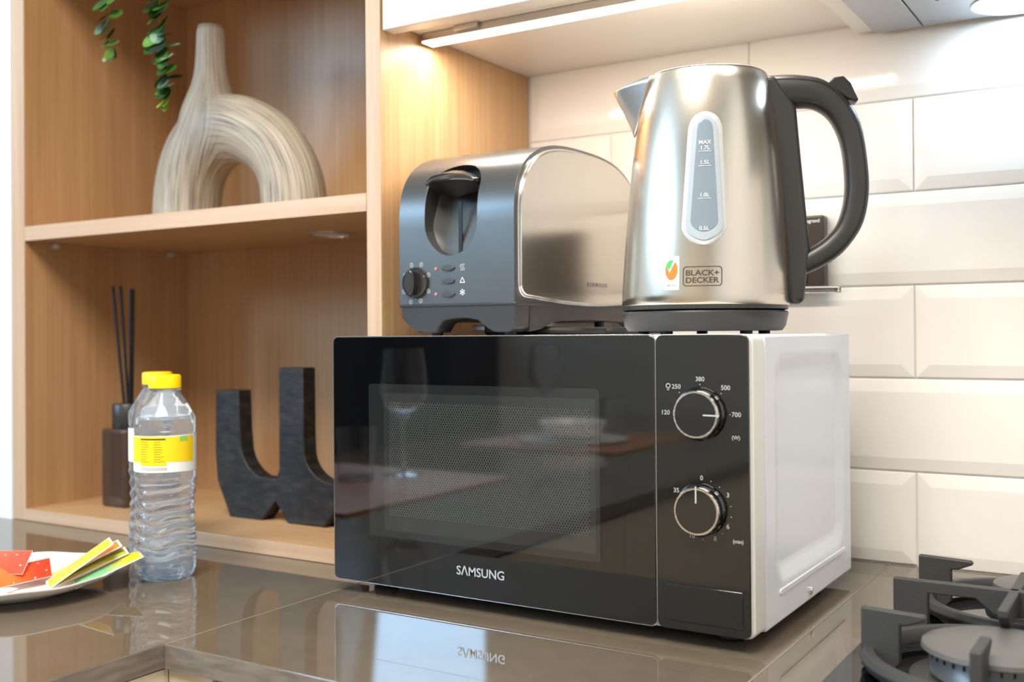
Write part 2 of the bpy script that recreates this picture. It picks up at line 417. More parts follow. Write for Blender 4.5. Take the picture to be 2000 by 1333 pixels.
# ================================================================== WALL CABINET, LIGHT BAR, HOOD
ZC = .5863
wc = thing('wall_cabinet', 'white wall cabinet above the kettle and toaster', 'cabinet', (.22, -.15, ZC-.012))
obj('bottom_panel', box(.0005, .4225, -.2845, -.0005, ZC, ZC+.016), LACQ, wc)
obj('side_panel', box(.4228, .4408, -.2845, -.0105, .5745, 1.3), LACQ, wc, bevel=.0006)
obj('side_panel', box(.0005, .018, -.2845, -.0005, ZC+.0162, 1.3), LACQ, wc)
obj('back_panel', box(.0185, .4225, -.016, -.0005, ZC+.0162, 1.3), LACQ, wc)
obj('door', box(.003, .4395, -.3052, -.2852, .5742, 1.3), LACQ, wc, bevel=.0012)
lb = thing('light_bar', 'slim aluminium light bar glowing warm under the white wall cabinet', 'light', (.21, -.226, .576))
prof = [(-.2385, ZC-.0003), (-.2385, .5775), (-.2150, .5775), (-.2150, ZC-.0003)]
obj('profile', prism(prof, 'yz', .006, .414), ALU, lb, bevel=.0006)
obj('diffuser', prism([(-.2365, .5774), (-.2345, .5755), (-.2190, .5755), (-.2170, .5774)], 'yz', .0065, .4135), LEDM, lb)
obj('clip', box(.052, .083, -.2445, -.2387, .5805, ZC-.0004), ALU, lb, bevel=.0005)
obj('end_cap', prism([(-.2390, ZC-.0002), (-.2390, .5755), (-.2145, .5755), (-.2145, ZC-.0002)], 'yz', .0045, .0059), SILVER, lb)
hd = thing('range_hood', 'pale grey steel range hood with a round lamp', 'range hood', (.75, -.25, .571))
obj('side_flange', box(.4418, .4905, -.29, -.0105, .5715, .72), HOODM, hd, bevel=.0008)
obj('body', box(.4920, 1.06, -.29, -.0105, .5715, .72), HOODM, hd, bevel=.0008)
obj('filter_frame', box(.512, 1.04, -.285, -.095, .5698, .5714), HOODM, hd, bevel=.0004)
gb = bmesh.new()
for i in range(60): box(.524+i*.0085, .5275+i*.0085, -.275, -.105, .5683, .5695, gb)
g = obj('filter_slats', gb, ALU, hd); g['kind'] = 'stuff'
obj('filter_recess', box(.52, 1.033, -.278, -.102, .5692, .5697), GRILLE, hd)
lm = obj('lamp_rim', lathe([(.042, .0004), (.042, -.0012), (.036, -.0022), (.033, -.001)], 40, (.585, -.048, .5714), caps=False), SILVER, hd)
obj('lamp_lens', lathe([(.0332, .0002), (.033, -.0008), (.026, -.0014)], 40, (.585, -.048, .5714)), HLED, lm)

# ================================================================== MICROWAVE
MX0, MX1, MY, MZ0, MZ1 = .0096, .4322, -.394, .0130, .2494
mw = thing('microwave', 'white microwave with black glass front and two round dials', 'microwave', ((MX0+MX1)/2, -.245, 0))
case = obj('case', box(MX0+.001, .4335, -.360, -.0955, .0105, MZ1), MWWHITE, mw)
# pressed panel on the right side: a raised frame, sunken field and a long groove
case.modifiers.clear()
def frustum(o0, i0, x0, x1):
    bm = bmesh.new(); A = [bm.verts.new((x0, a, b)) for a, b in o0]; B = [bm.verts.new((x1, a, b)) for a, b in i0]; n = len(A)
    bm.faces.new(A); bm.faces.new(B[::-1])
    for i in range(n): bm.faces.new([A[i], B[i], B[(i+1) % n], A[(i+1) % n]])
    return bm
cut(case, frustum(rrect(-.3365, -.1225, .0400, .2335, .026, 7), rrect(-.3180, -.1390, .0560, .2175, .012, 7), .4340, .4293), 8)
md = case.modifiers.new('bevel', 'BEVEL'); md.width = .0028; md.segments = 3; md.limit_method = 'ANGLE'; md.angle_limit = math.radians(9)
obj('side_rib', prism(rrect(-.327, -.122, .0335, .0385, .0024, 4), 'yz', .4330, .4346), MWWHITE, mw, bevel=.0007, seg=2)
obj('screw', lathe([(.0036, -.001), (.0036, .0012), (.0026, .0022)], 16, (.4336, -.2405, .0195), axis='x'), CHROME, mw)
bz = obj('bezel', prism(rrect(MX0-.0014, .4337, MZ0-.0014, MZ1+.0002, .006, 6), 'xz', -.3885, -.3605), BEZEL, mw, bevel=.0025, seg=3)
DX = .3530
door = obj('door', prism(rrect(MX0, DX, MZ0, MZ1, .0055, 6), 'xz', MY+.0004, -.3886), BLACKGL, mw, bevel=.0006)
obj('door_trim', prism(rrect(MX0-.0011, DX+.0009, MZ0-.0009, MZ1+.0006, .0064, 6), 'xz', -.3925, -.3887), SILVER, door, bevel=.0003)
# window: grey tinted screen print, then perforated screen
WIN = mat('tinted_window_print', (34, 35, 35), .03, spec=.5, ior=1.75)
PERF = mat('perforated_screen_glass', (46, 47, 46), .03, spec=.5, ior=1.75)
nt = PERF.node_tree; tc = nt.nodes.new('ShaderNodeTexCoord'); mp = nt.nodes.new('ShaderNodeMapping')
nt.links.new(tc.outputs['Object'], mp.inputs['Vector']); mp.inputs['Scale'].default_value = (1, 0, 1)
sep = nt.nodes.new('ShaderNodeSeparateXYZ'); nt.links.new(mp.outputs[0], sep.inputs[0])
def M_(op, a, b=None):
    n = nt.nodes.new('ShaderNodeMath'); n.operation = op
    for i, v in enumerate((a, b)):
        if v is None: continue
        if isinstance(v, (int, float)): n.inputs[i].default_value = v
        else: nt.links.new(v, n.inputs[i])
    return n.outputs[0]
kx = 2*PI/.0027; kz = 2*PI/.00468
a1 = M_('MULTIPLY', M_('COSINE', M_('MULTIPLY', sep.outputs[0], kx/2)), M_('COSINE', M_('MULTIPLY', sep.outputs[2], kz/2)))
a2 = M_('MULTIPLY', M_('SINE', M_('MULTIPLY', sep.outputs[0], kx/2)), M_('SINE', M_('MULTIPLY', sep.outputs[2], kz/2)))
dots = M_('MAXIMUM', M_('ABSOLUTE', a1), M_('ABSOLUTE', a2))
rr = ramp(nt, [(.62, (64, 65, 63)), (.86, (24, 25, 26))]); nt.links.new(dots, rr.inputs['Fac'])
nt.links.new(rr.outputs['Color'], nt.nodes['Principled BSDF'].inputs['Base Color'])
obj('window', prism(rrect(.0545, .3030, .0590, .2045, .0030, 4), 'xz', MY+.0001, MY+.0006), WIN, door)
obj('window_border', prism(rrect(.0730, .2990, .0660, .1960, .0012, 3), 'xz', MY+.00002, MY+.0006), mat('window_inner_print', (46, 47, 46), .03, spec=.5, ior=1.75), door)
obj('perforated_screen', prism(rrect(.0790, .2930, .0800, .1880, .0012, 3), 'xz', MY-.00006, MY+.0006), PERF, door)
lg = front_text('S\u039bMSUNG', 0, 0, 0, .0145, 1., .00022)
xs = [v.co.x for v in lg.verts]; zs = [v.co.z for v in lg.verts]; wx = max(xs)-min(xs); cx_ = (max(xs)+min(xs))/2; hz = max(zs)-min(zs); cz_ = (max(zs)+min(zs))/2
map_bm(lg, lambda c: Vector((.1817+(c.x-cx_)*.0512/wx, MY-.0001, .0372+(c.z-cz_)*.0086/hz)))
obj('lettering', lg, LOGO, door, recalc=False)
cp = obj('control_panel', prism(rrect(DX+.0013, MX1, MZ0, MZ1, .0055, 6), 'xz', MY+.0004, -.3886), BLACKPL, mw, bevel=.0006)
obj('panel_trim', prism(rrect(DX+.0011, MX1+.0004, MZ0-.0006, MZ1+.0004, .006, 6), 'xz', -.3912, -.3887), BEZEL, cp, bevel=.0003)
ob = obj('open_button', prism(rrect(.3608, .4262, .0200, .0492, .0010, 3), 'xz', MY-.0004, -.3895), BLACKPL, mw, bevel=.0006)
obj('button_gap', prism(rrect(.3600, .4270, .0192, .0500, .0012, 3), 'xz', MY+.0002, MY+.0008), BLK, cp)
def knob(cz, ang, name):
    c = (.3922, MY, cz)
    k = obj('knob', lathe([(.0215, -.0002), (.0213, -.0018), (.0196, -.0035), (.0192, -.0080), (.0186, -.0088)], 48, c, axis='y'), BLACKPL, mw)
    obj('knob_ring', lathe([(.0193, -.0078), (.0190, -.0096), (.0184, -.0104), (.0170, -.0104), (.0168, -.0085)], 48, c, caps=False, axis='y'), CHROME, k)
    obj('knob_face', lathe([(.0170, -.0085), (.0168, -.0101)], 48, c, axis='y'), BLACKPL, k)
    bm = box(-.0006, .0006, MY-.0106, MY-.0100, .0066, .0198); 
    rot = Matrix.Rotation(ang, 3, 'Y')
    for v in bm.verts:
        p = rot @ Vector((v.co.x, 0, v.co.z)); v.co = Vector((c[0]+p.x, v.co.y, c[2]+p.z))
    obj('pointer', bm, PRINT, k)
knob(.1866, math.radians(91), 'power'); knob(.1106, 0, 'time')
pr = MY-.00002
def prn(bm, nm='printed_marking'): obj(nm, bm, PRINT, cp, recalc=False)
DT = .0052
for s, x, z in [('380', .3924, .2141), ('250', .3722, .2078), ('500', .4136, .2076), ('120', .3626, .1868), ('700', .4222, .1868), ('(W)', .4217, .1689)]:
    prn(front_text(s, x, z, pr, DT*(.8 if s == '(W)' else 1.), 1., .00004), 'power_number')
for a in (0, -45, 45, 90): 
    prn(disc_front(.3924+.0247*math.sin(math.radians(a)), .1868+.0232*math.cos(math.radians(a)), pr, .00045), 'dial_dot')
lampb = merge([disc_front(.3652, .2085, pr, .0021, 14), front_text('=', .3652, .2052, pr, .004)])
prn(lampb, 'defrost_symbol')
obj('symbol_core', disc_front(.3652, .2085, pr-.00002, .0014, 14), BLACKPL, cp, recalc=False)
for s, x, z in [('0', .3931, .1358), ('3', .4148, .1238), ('6', .4146, .0992), ('8', .4040, .0888), ('10', .3845, .0893), ('35', .3715, .1246), ('(min)', .4228, .0882)]:
    prn(front_text(s, x, z, pr, DT*(.8 if len(s) > 2 else 1.), 1., .00004), 'time_number')
for x, z in [(.4010, .1338), (.4080, .1297), (.4170, .1152), (.4172, .1070), (.4102, .0935), (.3940, .0872), (.3704, .1027)]: prn(disc_front(x, z, pr, .00040), 'dial_dot')
for x in (.04, .40):
    for y in (-.35, -.13):
        obj('foot', lathe([(.012, 0.0), (.013, .002), (.011, .0108)], 20, (x, y, 0)), BLK, mw)

# ================================================================== TOASTER
TZ = MZ1+.0002
TX0, TX1, TY0, TY1 = .0350, .1745, -.320, -.035
to = thing('toaster', 'dark grey two-slot toaster with steel side panel on the microwave', 'toaster', ((TX0+TX1)/2, -.18, TZ))
def arch(y0, y1, zb, zs, zt, n=2.8, k=56):
    yc, a, b = (y0+y1)/2, (y1-y0)/2, zt-zs; pts = [(y1, zb), (y0, zb)]
    for i in range(k+1):
        t = PI-PI*i/k; c, s = math.cos(t), math.sin(t)
        pts.append((yc+a*math.copysign(abs(c)**(2/n), c), zs+b*abs(s)**(2/n)))
    return pts
body = obj('housing', prism(arch(TY0, TY1, .2810, .360, .4475), 'yz', TX0, TX1), DKSAT, to)
# lever recess and bread slots
st = []
xc, hw, zb_, zt_ = .0997, .0318, .3300, .4235
for i in range(17):
    a = PI+PI*i/16; st.append((xc+hw*math.cos(a), zb_+.034+.034*math.sin(a)))
for i in range(17):
    a = PI*i/16; st.append((xc+hw*math.cos(a), zt_-.022+.022*math.sin(a)))
cutb = prism(st, 'xz', -.40, -.3055)
for v in cutb.verts:
    if v.co.y > -.35: v.co.y += max(0, v.co.z-.372)*.50
cut(body, cutb)
for x in (.072, .112): cut(body, box(x, x+.027, -.262, -.075, .405, .47))
md = body.modifiers.new('bevel', 'BEVEL'); md.width = .0032; md.segments = 3; md.limit_method = 'ANGLE'; md.angle_limit = math.radians(50)
obj('slide_slot', box(.1000, .1042, -.3062, -.3050, .3315, .385), BLK, body)
for x in (.072, .112): obj('slot_rim', box(x+.0003, x+.0267, -.2615, -.0755, .4052, .407), BLK, body)
# lever: a dark wedge with a bright convex top
lev = bmesh.new()
tp = smooth_path([(.0705, -.319, .4030), (.080, -.322, .4088), (.0985, -.324, .4105), (.116, -.322, .4088), (.1285, -.318, .4040)], 4)
for p in tp: pass
ringsL = []
for p in tp:
    ringsL.append([lev.verts.new(q) for q in [(p.x, p.y, p.z), (p.x, p.y+.016, p.z+.001), (p.x, p.y+.024, p.z-.001), (p.x, p.y+.018, p.z-.010-.012*(1-abs(p.x-.0995)/.031)), (p.x, p.y+.004, p.z-.0025-.006*(1-abs(p.x-.0995)/.031))]])
for a, b in zip(ringsL, ringsL[1:]):
    for i in range(5): lev.faces.new([a[i], a[(i+1) % 5], b[(i+1) % 5], b[i]])
lev.faces.new(ringsL[0][::-1]); lev.faces.new(ringsL[-1])
lo = obj('lever', lev, BLK, to, bevel=.0008)
lt = bmesh.new(); rl = []
for p in tp:
    f = 1-((p.x-.0995)/.0315)**2
    rl.append([lt.verts.new(q) for q in [(p.x, p.y-.0012, p.z-.0010-.005*f), (p.x, p.y-.0020, p.z+.0008), (p.x, p.y+.010, p.z+.0035*f+.0012), (p.x, p.y+.026, p.z+.0025*f+.001)]])
for a, b in zip(rl, rl[1:]):
    for i in range(3): lt.faces.new([a[i], a[i+1], b[i+1], b[i]])
obj('lever_cap', lt, mat('lever_chrome', (120, 124, 128), .16, .9), lo, solid=.001)
# steel side panel
def panel(y0, y1, zb, zs, zt, n=2.8, k=64):
    yc, a, b = (y0+y1)/2, (y1-y0)/2, zt-zs; pts = []
    for i in range(k+1):
        t = PI-PI*i/k; c, s = math.cos(t), math.sin(t)
        pts.append((yc+a*math.copysign(abs(c)**(2/n), c), zs+b*abs(s)**(2/n)))
    pts += [(y1, zb+.012), (y1-.002, zb+.004), (y1-.010, zb-.001)] + [(y1-.010+(y0+.014-y1+.010)*t, zb-.001-.0055*math.sin(PI*t)+.001*t) for t in [i/16 for i in range(1, 17)]]
    pts += [(y0+.014-.014*math.sin(a), zb+.014-.014*math.cos(a)) for a in [PI/2*i/6 for i in range(1, 7)]]
    return pts
obj('steel_panel_edge', prism(panel(-.3155, -.0395, .2865, .358, .4440), 'yz', TX1-.001, TX1+.0022), SILVER, to, bevel=.0008)
bmp = prism(panel(-.3140, -.0410, .2880, .358, .4425), 'yz', TX1+.001, TX1+.0040)
sp = obj('steel_panel', bmp, STEELS, to, bevel=.0018, seg=3)
sp2 = obj('steel_panel_far_side', prism(panel(-.3155, -.0395, .2865, .358, .4440), 'yz', TX0-.004, TX0+.001), STEELS, to, bevel=.0015)
tl = text_bm('K E N W O O D', .0066, .00003, 'LEFT'); map_bm(tl, lambda c: Vector((TX1+.0042, -.178+c.x, .3032+c.y)))
obj('lettering', tl, mat('faint_panel_print', (84, 80, 76), .4), sp, recalc=False)
# front skirt with an arch, side skirts, base plate, feet
sk = [(TX0+.0012, .2808), (TX0+.0022, .2690), (TX0+.0130, .2575), (.0660, .2530), (.0800, .2530)]
sk += [(.0800+.0120*t, .2530+.0125*math.sin(t*PI/2)) for t in (.25, .5, .75, 1.)]
sk += [(.105, .2675), (.118, .2672), (.130, .2655)] + [(.130+.024*t, .2655-.0125*math.sin(t*PI/2)**1.2) for t in (.25, .5, .75, 1.)]
sk += [(.166, .2530), (TX1-.001, .2570), (TX1+.0006, .2808)]
obj('front_skirt', prism(sk, 'xz', TY0+.001, -.292), DKSAT2, to, bevel=.0012)
ss = [(-.2915, .2808), (-.2915, .2532), (-.270, .2560), (-.245, .2625), (-.20, .2650), (-.12, .2650), (-.08, .2625), (-.06, .256), (-.045, .256), (-.036, .2640), (-.036, .2808)]
for x in (TX1-.010, TX0+.001): obj('side_skirt', prism(ss, 'yz', x, x+.0105), DKSAT2, to, bevel=.0012)
obj('skirt_cap', box(TX0-.0004, TX1+.0018, TY0-.0004, TY1, .2792, .2822), DKSAT2, to, bevel=.001)
obj('base_plate', box(TX0+.012, TX1-.011, -.291, -.04, .2640, .2795), BLK, to)
for x, y in [(.072, -.305), (.160, -.305), (.072, -.115), (.160, -.115)]:
    obj('foot', lathe([(.0055, 0), (.0060, .0012), (.0058, .018)], 16, (x, y, TZ)), BLK, to)
# controls on the front
KP = mat('dark_chrome', (74, 72, 70), .18, .7)
tk = obj('browning_knob', lathe([(.0158, -.0002), (.0155, -.0030), (.0140, -.0048), (.0135, -.0040)], 40, (.0565, TY0, .3040), axis='y'), KP, to)
obj('knob_core', lathe([(.0140, -.0020), (.0138, -.0034)], 40, (.0565, TY0, .3040), axis='y'), BLK, tk)
gp = [(.0050*math.cos(t)*(1 if True else 0), .0128*math.sin(t)) for t in [2*PI*i/24 for i in range(24)]]
obj('knob_grip', prism([(.0565+a, .3040+b) for a, b in gp], 'xz', TY0-.0120, TY0-.0030), KP, tk, bevel=.0014)
for z in (.3174, .3046, .2913):
    pts = [(.0970+.0076*math.cos(t), z+.0030*math.sin(t)) for t in [2*PI*i/28 for i in range(28)]]
    obj('push_button', prism(pts, 'xz', TY0-.0022, TY0+.001), mat('button_grey', (66, 70, 74), .22), to, bevel=.0012, seg=3)
for z in (.3172, .2917): obj('indicator_lamp', lathe([(.0017, .0002), (.0016, -.0008), (.0008, -.0013)], 14, (.0816, TY0, z), axis='y'), mat('dim_red_lamp', (196, 120, 116), .3), to)
yt = TY0-.00015
def tprn(bm, nm): obj(nm, bm, WHITEP, to, recalc=False)
def strokes(lines, wd, y):
    bm = bmesh.new()
    for ln in lines:
        for (x0, z0), (x1, z1) in zip(ln, ln[1:]):
            d = Vector((x1-x0, z1-z0)); 
            if d.length < 1e-7: continue
            d.normalize(); n = Vector((-d.y, d.x))*wd/2; e = d*wd*.3
            bm.faces.new([bm.verts.new((px, y, pz)) for px, pz in [(x0-e.x+n.x, z0-e.y+n.y), (x0-e.x-n.x, z0-e.y-n.y), (x1+e.x-n.x, z1+e.y-n.y), (x1+e.x+n.x, z1+e.y+n.y)]])
    return bm
ix = .1138
heat = [[(ix+dx+.0007*math.sin(t*7), .3178-.0030+.006*t) for t in [i/10 for i in range(11)]] for dx in (-.0019, 0, .0019)]
tprn(strokes(heat, .0006, yt), 'reheat_symbol')
tprn(strokes([[(ix-.0028, .3026), (ix+.0028, .3026), (ix, .3078), (ix-.0028, .3026)]], .0006, yt), 'cancel_symbol')
tprn(strokes([[(ix+.0030*math.cos(a), .2929+.0030*math.sin(a)), (ix-.0030*math.cos(a), .2929-.0030*math.sin(a))] for a in (PI/2, PI/6, -PI/6)] + [[(ix+.0018*math.cos(a), .2929+.0018*math.sin(a)), (ix+.0028*math.cos(a+.35), .2929+.0028*math.sin(a+.35))] for a in [PI/2+i*PI/3 for i in range(6)]], .0006, yt), 'defrost_symbol')
for i, (x, z) in enumerate([(.0408, .2954), (.0425, .3120), (.0509, .3222), (.0633, .3224), (.0723, .3117), (.0721, .2951), (.0623, .2855), (.0499, .2847)]):
    circ = [[(x+.0019*math.cos(t), z+.0021*math.sin(t)) for t in [2*PI*k/14 for k in range(15)]]]
    tprn(merge([strokes(circ, .00035, yt), front_text(str((i % 6)+1), x, z, yt, .0026)]), 'dial_number')
# mains lead bundled under the toaster
pc = thing('power_plug', 'black mains plug with metal pins tucked under the toaster', 'plug', (.12, -.255, TZ))
obj('plug_body', box(.110, .150, -.278, -.240, TZ, TZ+.0135), BLK, pc, bevel=.004, seg=3)
for y in (-.272, -.259, -.246): obj('pin', box(.0955, .110, y-.003, y+.003, TZ+.005, TZ+.0105), mat('bright_pin', (190, 200, 210), .2, 1.), pc, bevel=.0008)
obj('cord', tube(smooth_path([(.150, -.259, TZ+.006), (.170, -.25, TZ+.0052), (.20, -.225, TZ+.0042), (.205, -.17, TZ+.0042), (.16, -.135, TZ+.0042), (.10, -.14, TZ+.0042), (.09, -.18, TZ+.0042), (.15, -.205, TZ+.0042), (.215, -.19, TZ+.0042), (.232, -.13, TZ+.0042), (.24, -.108, TZ+.0042)], 6), .0038, 8), BLK, pc)

# ================================================================== KETTLE
kt = thing('kettle', 'brushed steel electric kettle with black handle on the microwave', 'kettle', (.335, -.239, MZ1+.0002), math.atan2(.369, .93))
SHR = .018
KPROF = [(.0000001, .0262), (.0770, .0262), (.0777, .0280), (.0776, .036), (.0764, .060), (.0744, .095), (.0722, .125), (.0692, .160), (.0655, .190), (.0618, .213), (.0590, .229), (.0572, .2380), (.0562, .2405), (.0550, .2408)]
def kr(z):
    P = KPROF[2:]
    for (r0, z0), (r1, z1) in zip(P, P[1:]):
        if z <= z1: t = max(0, (z-z0)/(z1-z0)); return r0+(r1-r0)*t
    return P[-1][0]
def ks(u, z, off):
    r = kr(z)+off; th = u/kr(z); return Vector((SHR*z+r*math.sin(th), -r*math.cos(th), z))
kb = obj('body', lathe(KPROF, 96, caps=False, shear=SHR), STEEL, kt, local=True)
obj('lid_seal', lathe([(.0552, .2400), (.0556, .2414), (.0545, .2422), (.0535, .2415)], 64, caps=False, shear=SHR), DKPL, kt, local=True)
obj('lid', lathe([(.0540, .2398), (.0542, .2418), (.0535, .2428), (.045, .2436), (.0000001, .2445)], 64, caps=False, shear=SHR), STEEL, kt, local=True)
obj('lower_rim', lathe([(.0735, .0215), (.0772, .0228), (.0776, .0262), (.0730, .0264)], 64, shear=0), DKPL, kt, local=True)
# spout
spb = bmesh.new(); NT, NS = 9, 10; grid = []
for i in range(NT):
    t = i/(NT-1)
    K = Vector((-.0640-.0190*t**1.15, 0, .1885+.0420*t))
    row = []
    for s_ in range(-NS, NS+1):
        s = s_/NS; a = abs(s)
        hwid = .0300*(1-t)**.8+.0012
        root = Vector((-.0500+.012*(1-a), 0, .2405))
        E = Vector((-.0440-.0392*t, math.copysign(hwid, s) if s else 0, .2403-.0025*t-.0055*t*t))
        p = K.lerp(E, a**1.15); p.y = (math.copysign(1, s) if s else 0)*hwid*(a**.85)
        row.append(spb.verts.new(p))
    grid.append(row)
for i in range(NT-1):
    for j in range(2*NS): spb.faces.new([grid[i][j], grid[i][j+1], grid[i+1][j+1], grid[i+1][j]])
obj('spout', spb, mat('polished_steel', (228, 223, 216), .3, 1.), kt, local=True, solid=.0009)
# handle: grip swept between the inner and outer outlines, and the back strip that carries it
outer = [(.0590, .2405), (.0740, .2408), (.0892, .2398), (.1106, .2344), (.1278, .2194), (.1428, .1937), (.1492, .1529), (.1492, .1228), (.1428, .0971), (.1278, .0756), (.1106, .0628), (.0924, .0542)]
inner = [(.0640, .2110), (.0740, .2105), (.0860, .2098), (.1010, .2083), (.1149, .1979), (.1246, .1765), (.1284, .1473), (.1276, .1228), (.1214, .1014), (.1106, .0885), (.1000, .0808), (.0900, .0750)]
so = smooth_path([(a, 0, b) for a, b in outer], 4); si = smooth_path([(a, 0, b) for a, b in inner], 4)
hb = bmesh.new(); rings = []
for a, b in zip(so, si):
    c = (a+b)/2; d = (a-b)/2; T = .0145; ring = []
    for k in range(20):
        t = 2*PI*k/20; cc, s2 = math.cos(t), math.sin(t)
        e = .62
        q = c+d*math.copysign(abs(cc)**e, cc); q.y = T*math.copysign(abs(s2)**.75, s2); ring.append(hb.verts.new(q))
    rings.append(ring)
for a, b in zip(rings, rings[1:]):
    for k in range(20): hb.faces.new([a[k], a[(k+1) % 20], b[(k+1) % 20], b[k]])
hb.faces.new(rings[0][::-1]); hb.faces.new(rings[-1])
hg = obj('handle', hb, DKPL, kt, local=True)
seam = [p.lerp(q, .20) for p, q in zip(so, si)]
obj('handle_seam', tube([(p.x, -.01325, p.z) for p in seam[2:-1]], .00035, 6), BLK, hg, local=True)
strip = [(.0520, .2395), (.0660, .2390), (.0760, .2230), (.0850, .2087), (.0960, .0778), (.0928, .0542), (.0905, .0273), (.0760, .0273), (.0700, .1014), (.0625, .1658)]
obj('handle_mount', prism(strip, 'xz', -.0165, .0165), DKPL, kt, local=True, bevel=.0055, seg=4)
obj('lid_button', prism([(.1130, .2300), (.1190, .2352), (.1278, .2361), (.1342, .2291), (.1410, .2135), (.1385, .2120), (.1310, .2150)], 'xz', -.0095, .0095), DKSAT2, kt, local=True, bevel=.0022, seg=3)
obj('switch_lever', prism(rrect(.0800, .1250, -.0105, .0105, .0102, 8), 'xy', .0372, .0432), CLEARPL, kt, local=True, bevel=.0012)
# gauge window on the side facing out
GU, GZ0, GZ1 = -.0010, .0782, .1975
def gauge(inset, off, z0, z1, wb, wt, m, name, par, edge=.0003):
    bm = bmesh.new(); rows = []
    zlo, zhi = z0+inset, z1-inset; rb, rtp = wb-inset, wt-inset
    nz = 40
    for i in range(nz+1):
        t = .5-.5*math.cos(PI*i/nz); z = zlo+(zhi-zlo)*t
        wline = rb+(rtp-rb)*(z-zlo)/(zhi-zlo)
        if z < zlo+rb: wline = min(wline, math.sqrt(max(0, rb*rb-(zlo+rb-z)**2)))
        if z > zhi-rtp: wline = min(wline, math.sqrt(max(0, rtp*rtp-(z-zhi+rtp)**2)))
        wline = max(wline, .0002)
        row = []
        for j in range(-6, 7):
            ef = 1-abs(j/6)**6
            row.append(bm.verts.new(ks(GU+wline*j/6, z, edge+(off-edge)*ef if 0 < i < nz else edge)))
        rows.append(row)
    for a, b in zip(rows, rows[1:]):
        for j in range(12): bm.faces.new([a[j], a[j+1], b[j+1], b[j]])
    return obj(name, bm, m, par, local=True)
gg = gauge(0, .0022, GZ0, GZ1, .0208, .0142, GAUGE, 'gauge_frame', kt)
gauge(.0042, .0030, GZ0, GZ1, .0208, .0142, GAUGE3, 'gauge_window', gg, .0024)
gauge(.0078, .0034, GZ0+.004, GZ1, .0198, .0138, GAUGE2, 'gauge_recess', gg, .0032)
def ktext(s, u, z, size, m, nm, off=.0038, thick=.00003, par=None):
    bm = text_bm(s, size, thick); map_bm(bm, lambda c: ks(u+c.x, z+c.y, off)); return obj(nm, bm, m, par or gg, local=True, recalc=False)
for s, z in [('MAX', .1690), ('1.7L', .1640), ('1.5L', .1510), ('1.0L', .1220), ('0.5L', .0925)]: ktext(s, GU, z, .0048, WHITEP, 'gauge_marking')
for z in (.1610, .1480, .1190):
    bm = bmesh.new(); vs = [[bm.verts.new(ks(GU-.0052+.0104*i/6, z+dz, .0038)) for i in range(7)] for dz in (-.0002, .0002)]
    for i in range(6): bm.faces.new([vs[0][i], vs[0][i+1], vs[1][i+1], vs[1][i]])
    obj('gauge_line', bm, WHITEP, gg, local=True, recalc=False)
# logo and sticker, wrapped on the body
def wrap_poly(pts, off, m, nm, par, cols=1):
    bm = bmesh.new(); bm.faces.new([bm.verts.new(ks(u, z, off)) for u, z in pts]); return obj(nm, bm, m, par, local=True, recalc=False)
def wrap_rect(u0, u1, z0, z1, off, m, nm, par, n=8):
    bm = bmesh.new(); vs = [[bm.verts.new(ks(u0+(u1-u0)*i/n, z, off)) for i in range(n+1)] for z in (z0, z1)]
    for i in range(n): bm.faces.new([vs[0][i], vs[0][i+1], vs[1][i+1], vs[1][i]])
    return obj(nm, bm, m, par, local=True, recalc=False)
LU0, LU1, LZ0, LZ1 = -.0193, .0150, .0421, .0596
ring_o = rrect(LU0, LU1, LZ0, LZ1, .0030, 6); ring_i = rrect(LU0+.0008, LU1-.0008, LZ0+.0008, LZ1-.0008, .0024, 6)
def dense(r):
    out = []
    for (a, b), (c, d) in zip(r, r[1:]+r[:1]):
        k = max(1, int(math.hypot(c-a, d-b)/.003)); out += [(a+(c-a)*i/k, b+(d-b)*i/k) for i in range(k)]
    return out
bm = bmesh.new(); n_ = 0
fr = []
for (a, b), (c, d) in zip(ring_o, ring_i):
    fr.append((a, b, c, d))
dn = []
for i in range(len(fr)):
    p, q = fr[i], fr[(i+1) % len(fr)]; k = max(1, int(math.hypot(q[0]-p[0], q[1]-p[1])/.003))
    dn += [tuple(p[j]+(q[j]-p[j])*t/k for j in range(4)) for t in range(k)]
vo = [bm.verts.new(ks(a, b, .00025)) for a, b, c, d in dn]; vi = [bm.verts.new(ks(c, d, .00025)) for a, b, c, d in dn]
for i in range(len(dn)): bm.faces.new([vo[i], vo[(i+1) % len(dn)], vi[(i+1) % len(dn)], vi[i]])
obj('logo_frame', bm, LOGOB, kb, local=True, recalc=False)
def fit_ktext(s, u0, u1, zc_, h, m, nm):
    bm = text_bm(s, .01, .00022); xs = [v.co.x for v in bm.verts]; ys = [v.co.y for v in bm.verts]
    a, b, c, d = min(xs), max(xs), min(ys), max(ys)
    map_bm(bm, lambda v: ks(u0+(v.x-a)/(b-a)*(u1-u0), zc_+((v.y-c)/(d-c)-.5)*h, .0003)); obj(nm, bm, m, kb, local=True, recalc=False)
fit_ktext('BLACK+', -.0166, .0123, .0539, .0050, LOGOB, 'logo_lettering')
fit_ktext('DECKER', -.0166, .0123, .0475, .0050, LOGOB, 'logo_lettering')
sk_ = wrap_rect(-.0368, -.0226, .0394, .0690, .00022, STK, 'approval_sticker', kt, 6)
ell = lambda t: (-.0299+.0059*math.cos(t), .0568+.0089*math.sin(t))
pts = [ell(math.radians(a)) for a in range(-215, 58, 9)] + [(-.0318, .0545)]
wrap_poly(pts, .00032, STKO, 'orange_emblem', sk_)
pts = [ell(math.radians(a)) for a in range(72, 160, 8)] + [(-.0322, .0570)]
wrap_poly(pts, .00032, STKG, 'green_emblem', sk_)
ktext('96-003', -.0297, .0432, .0028, LOGOB, 'sticker_number', .00035, .00003, sk_)
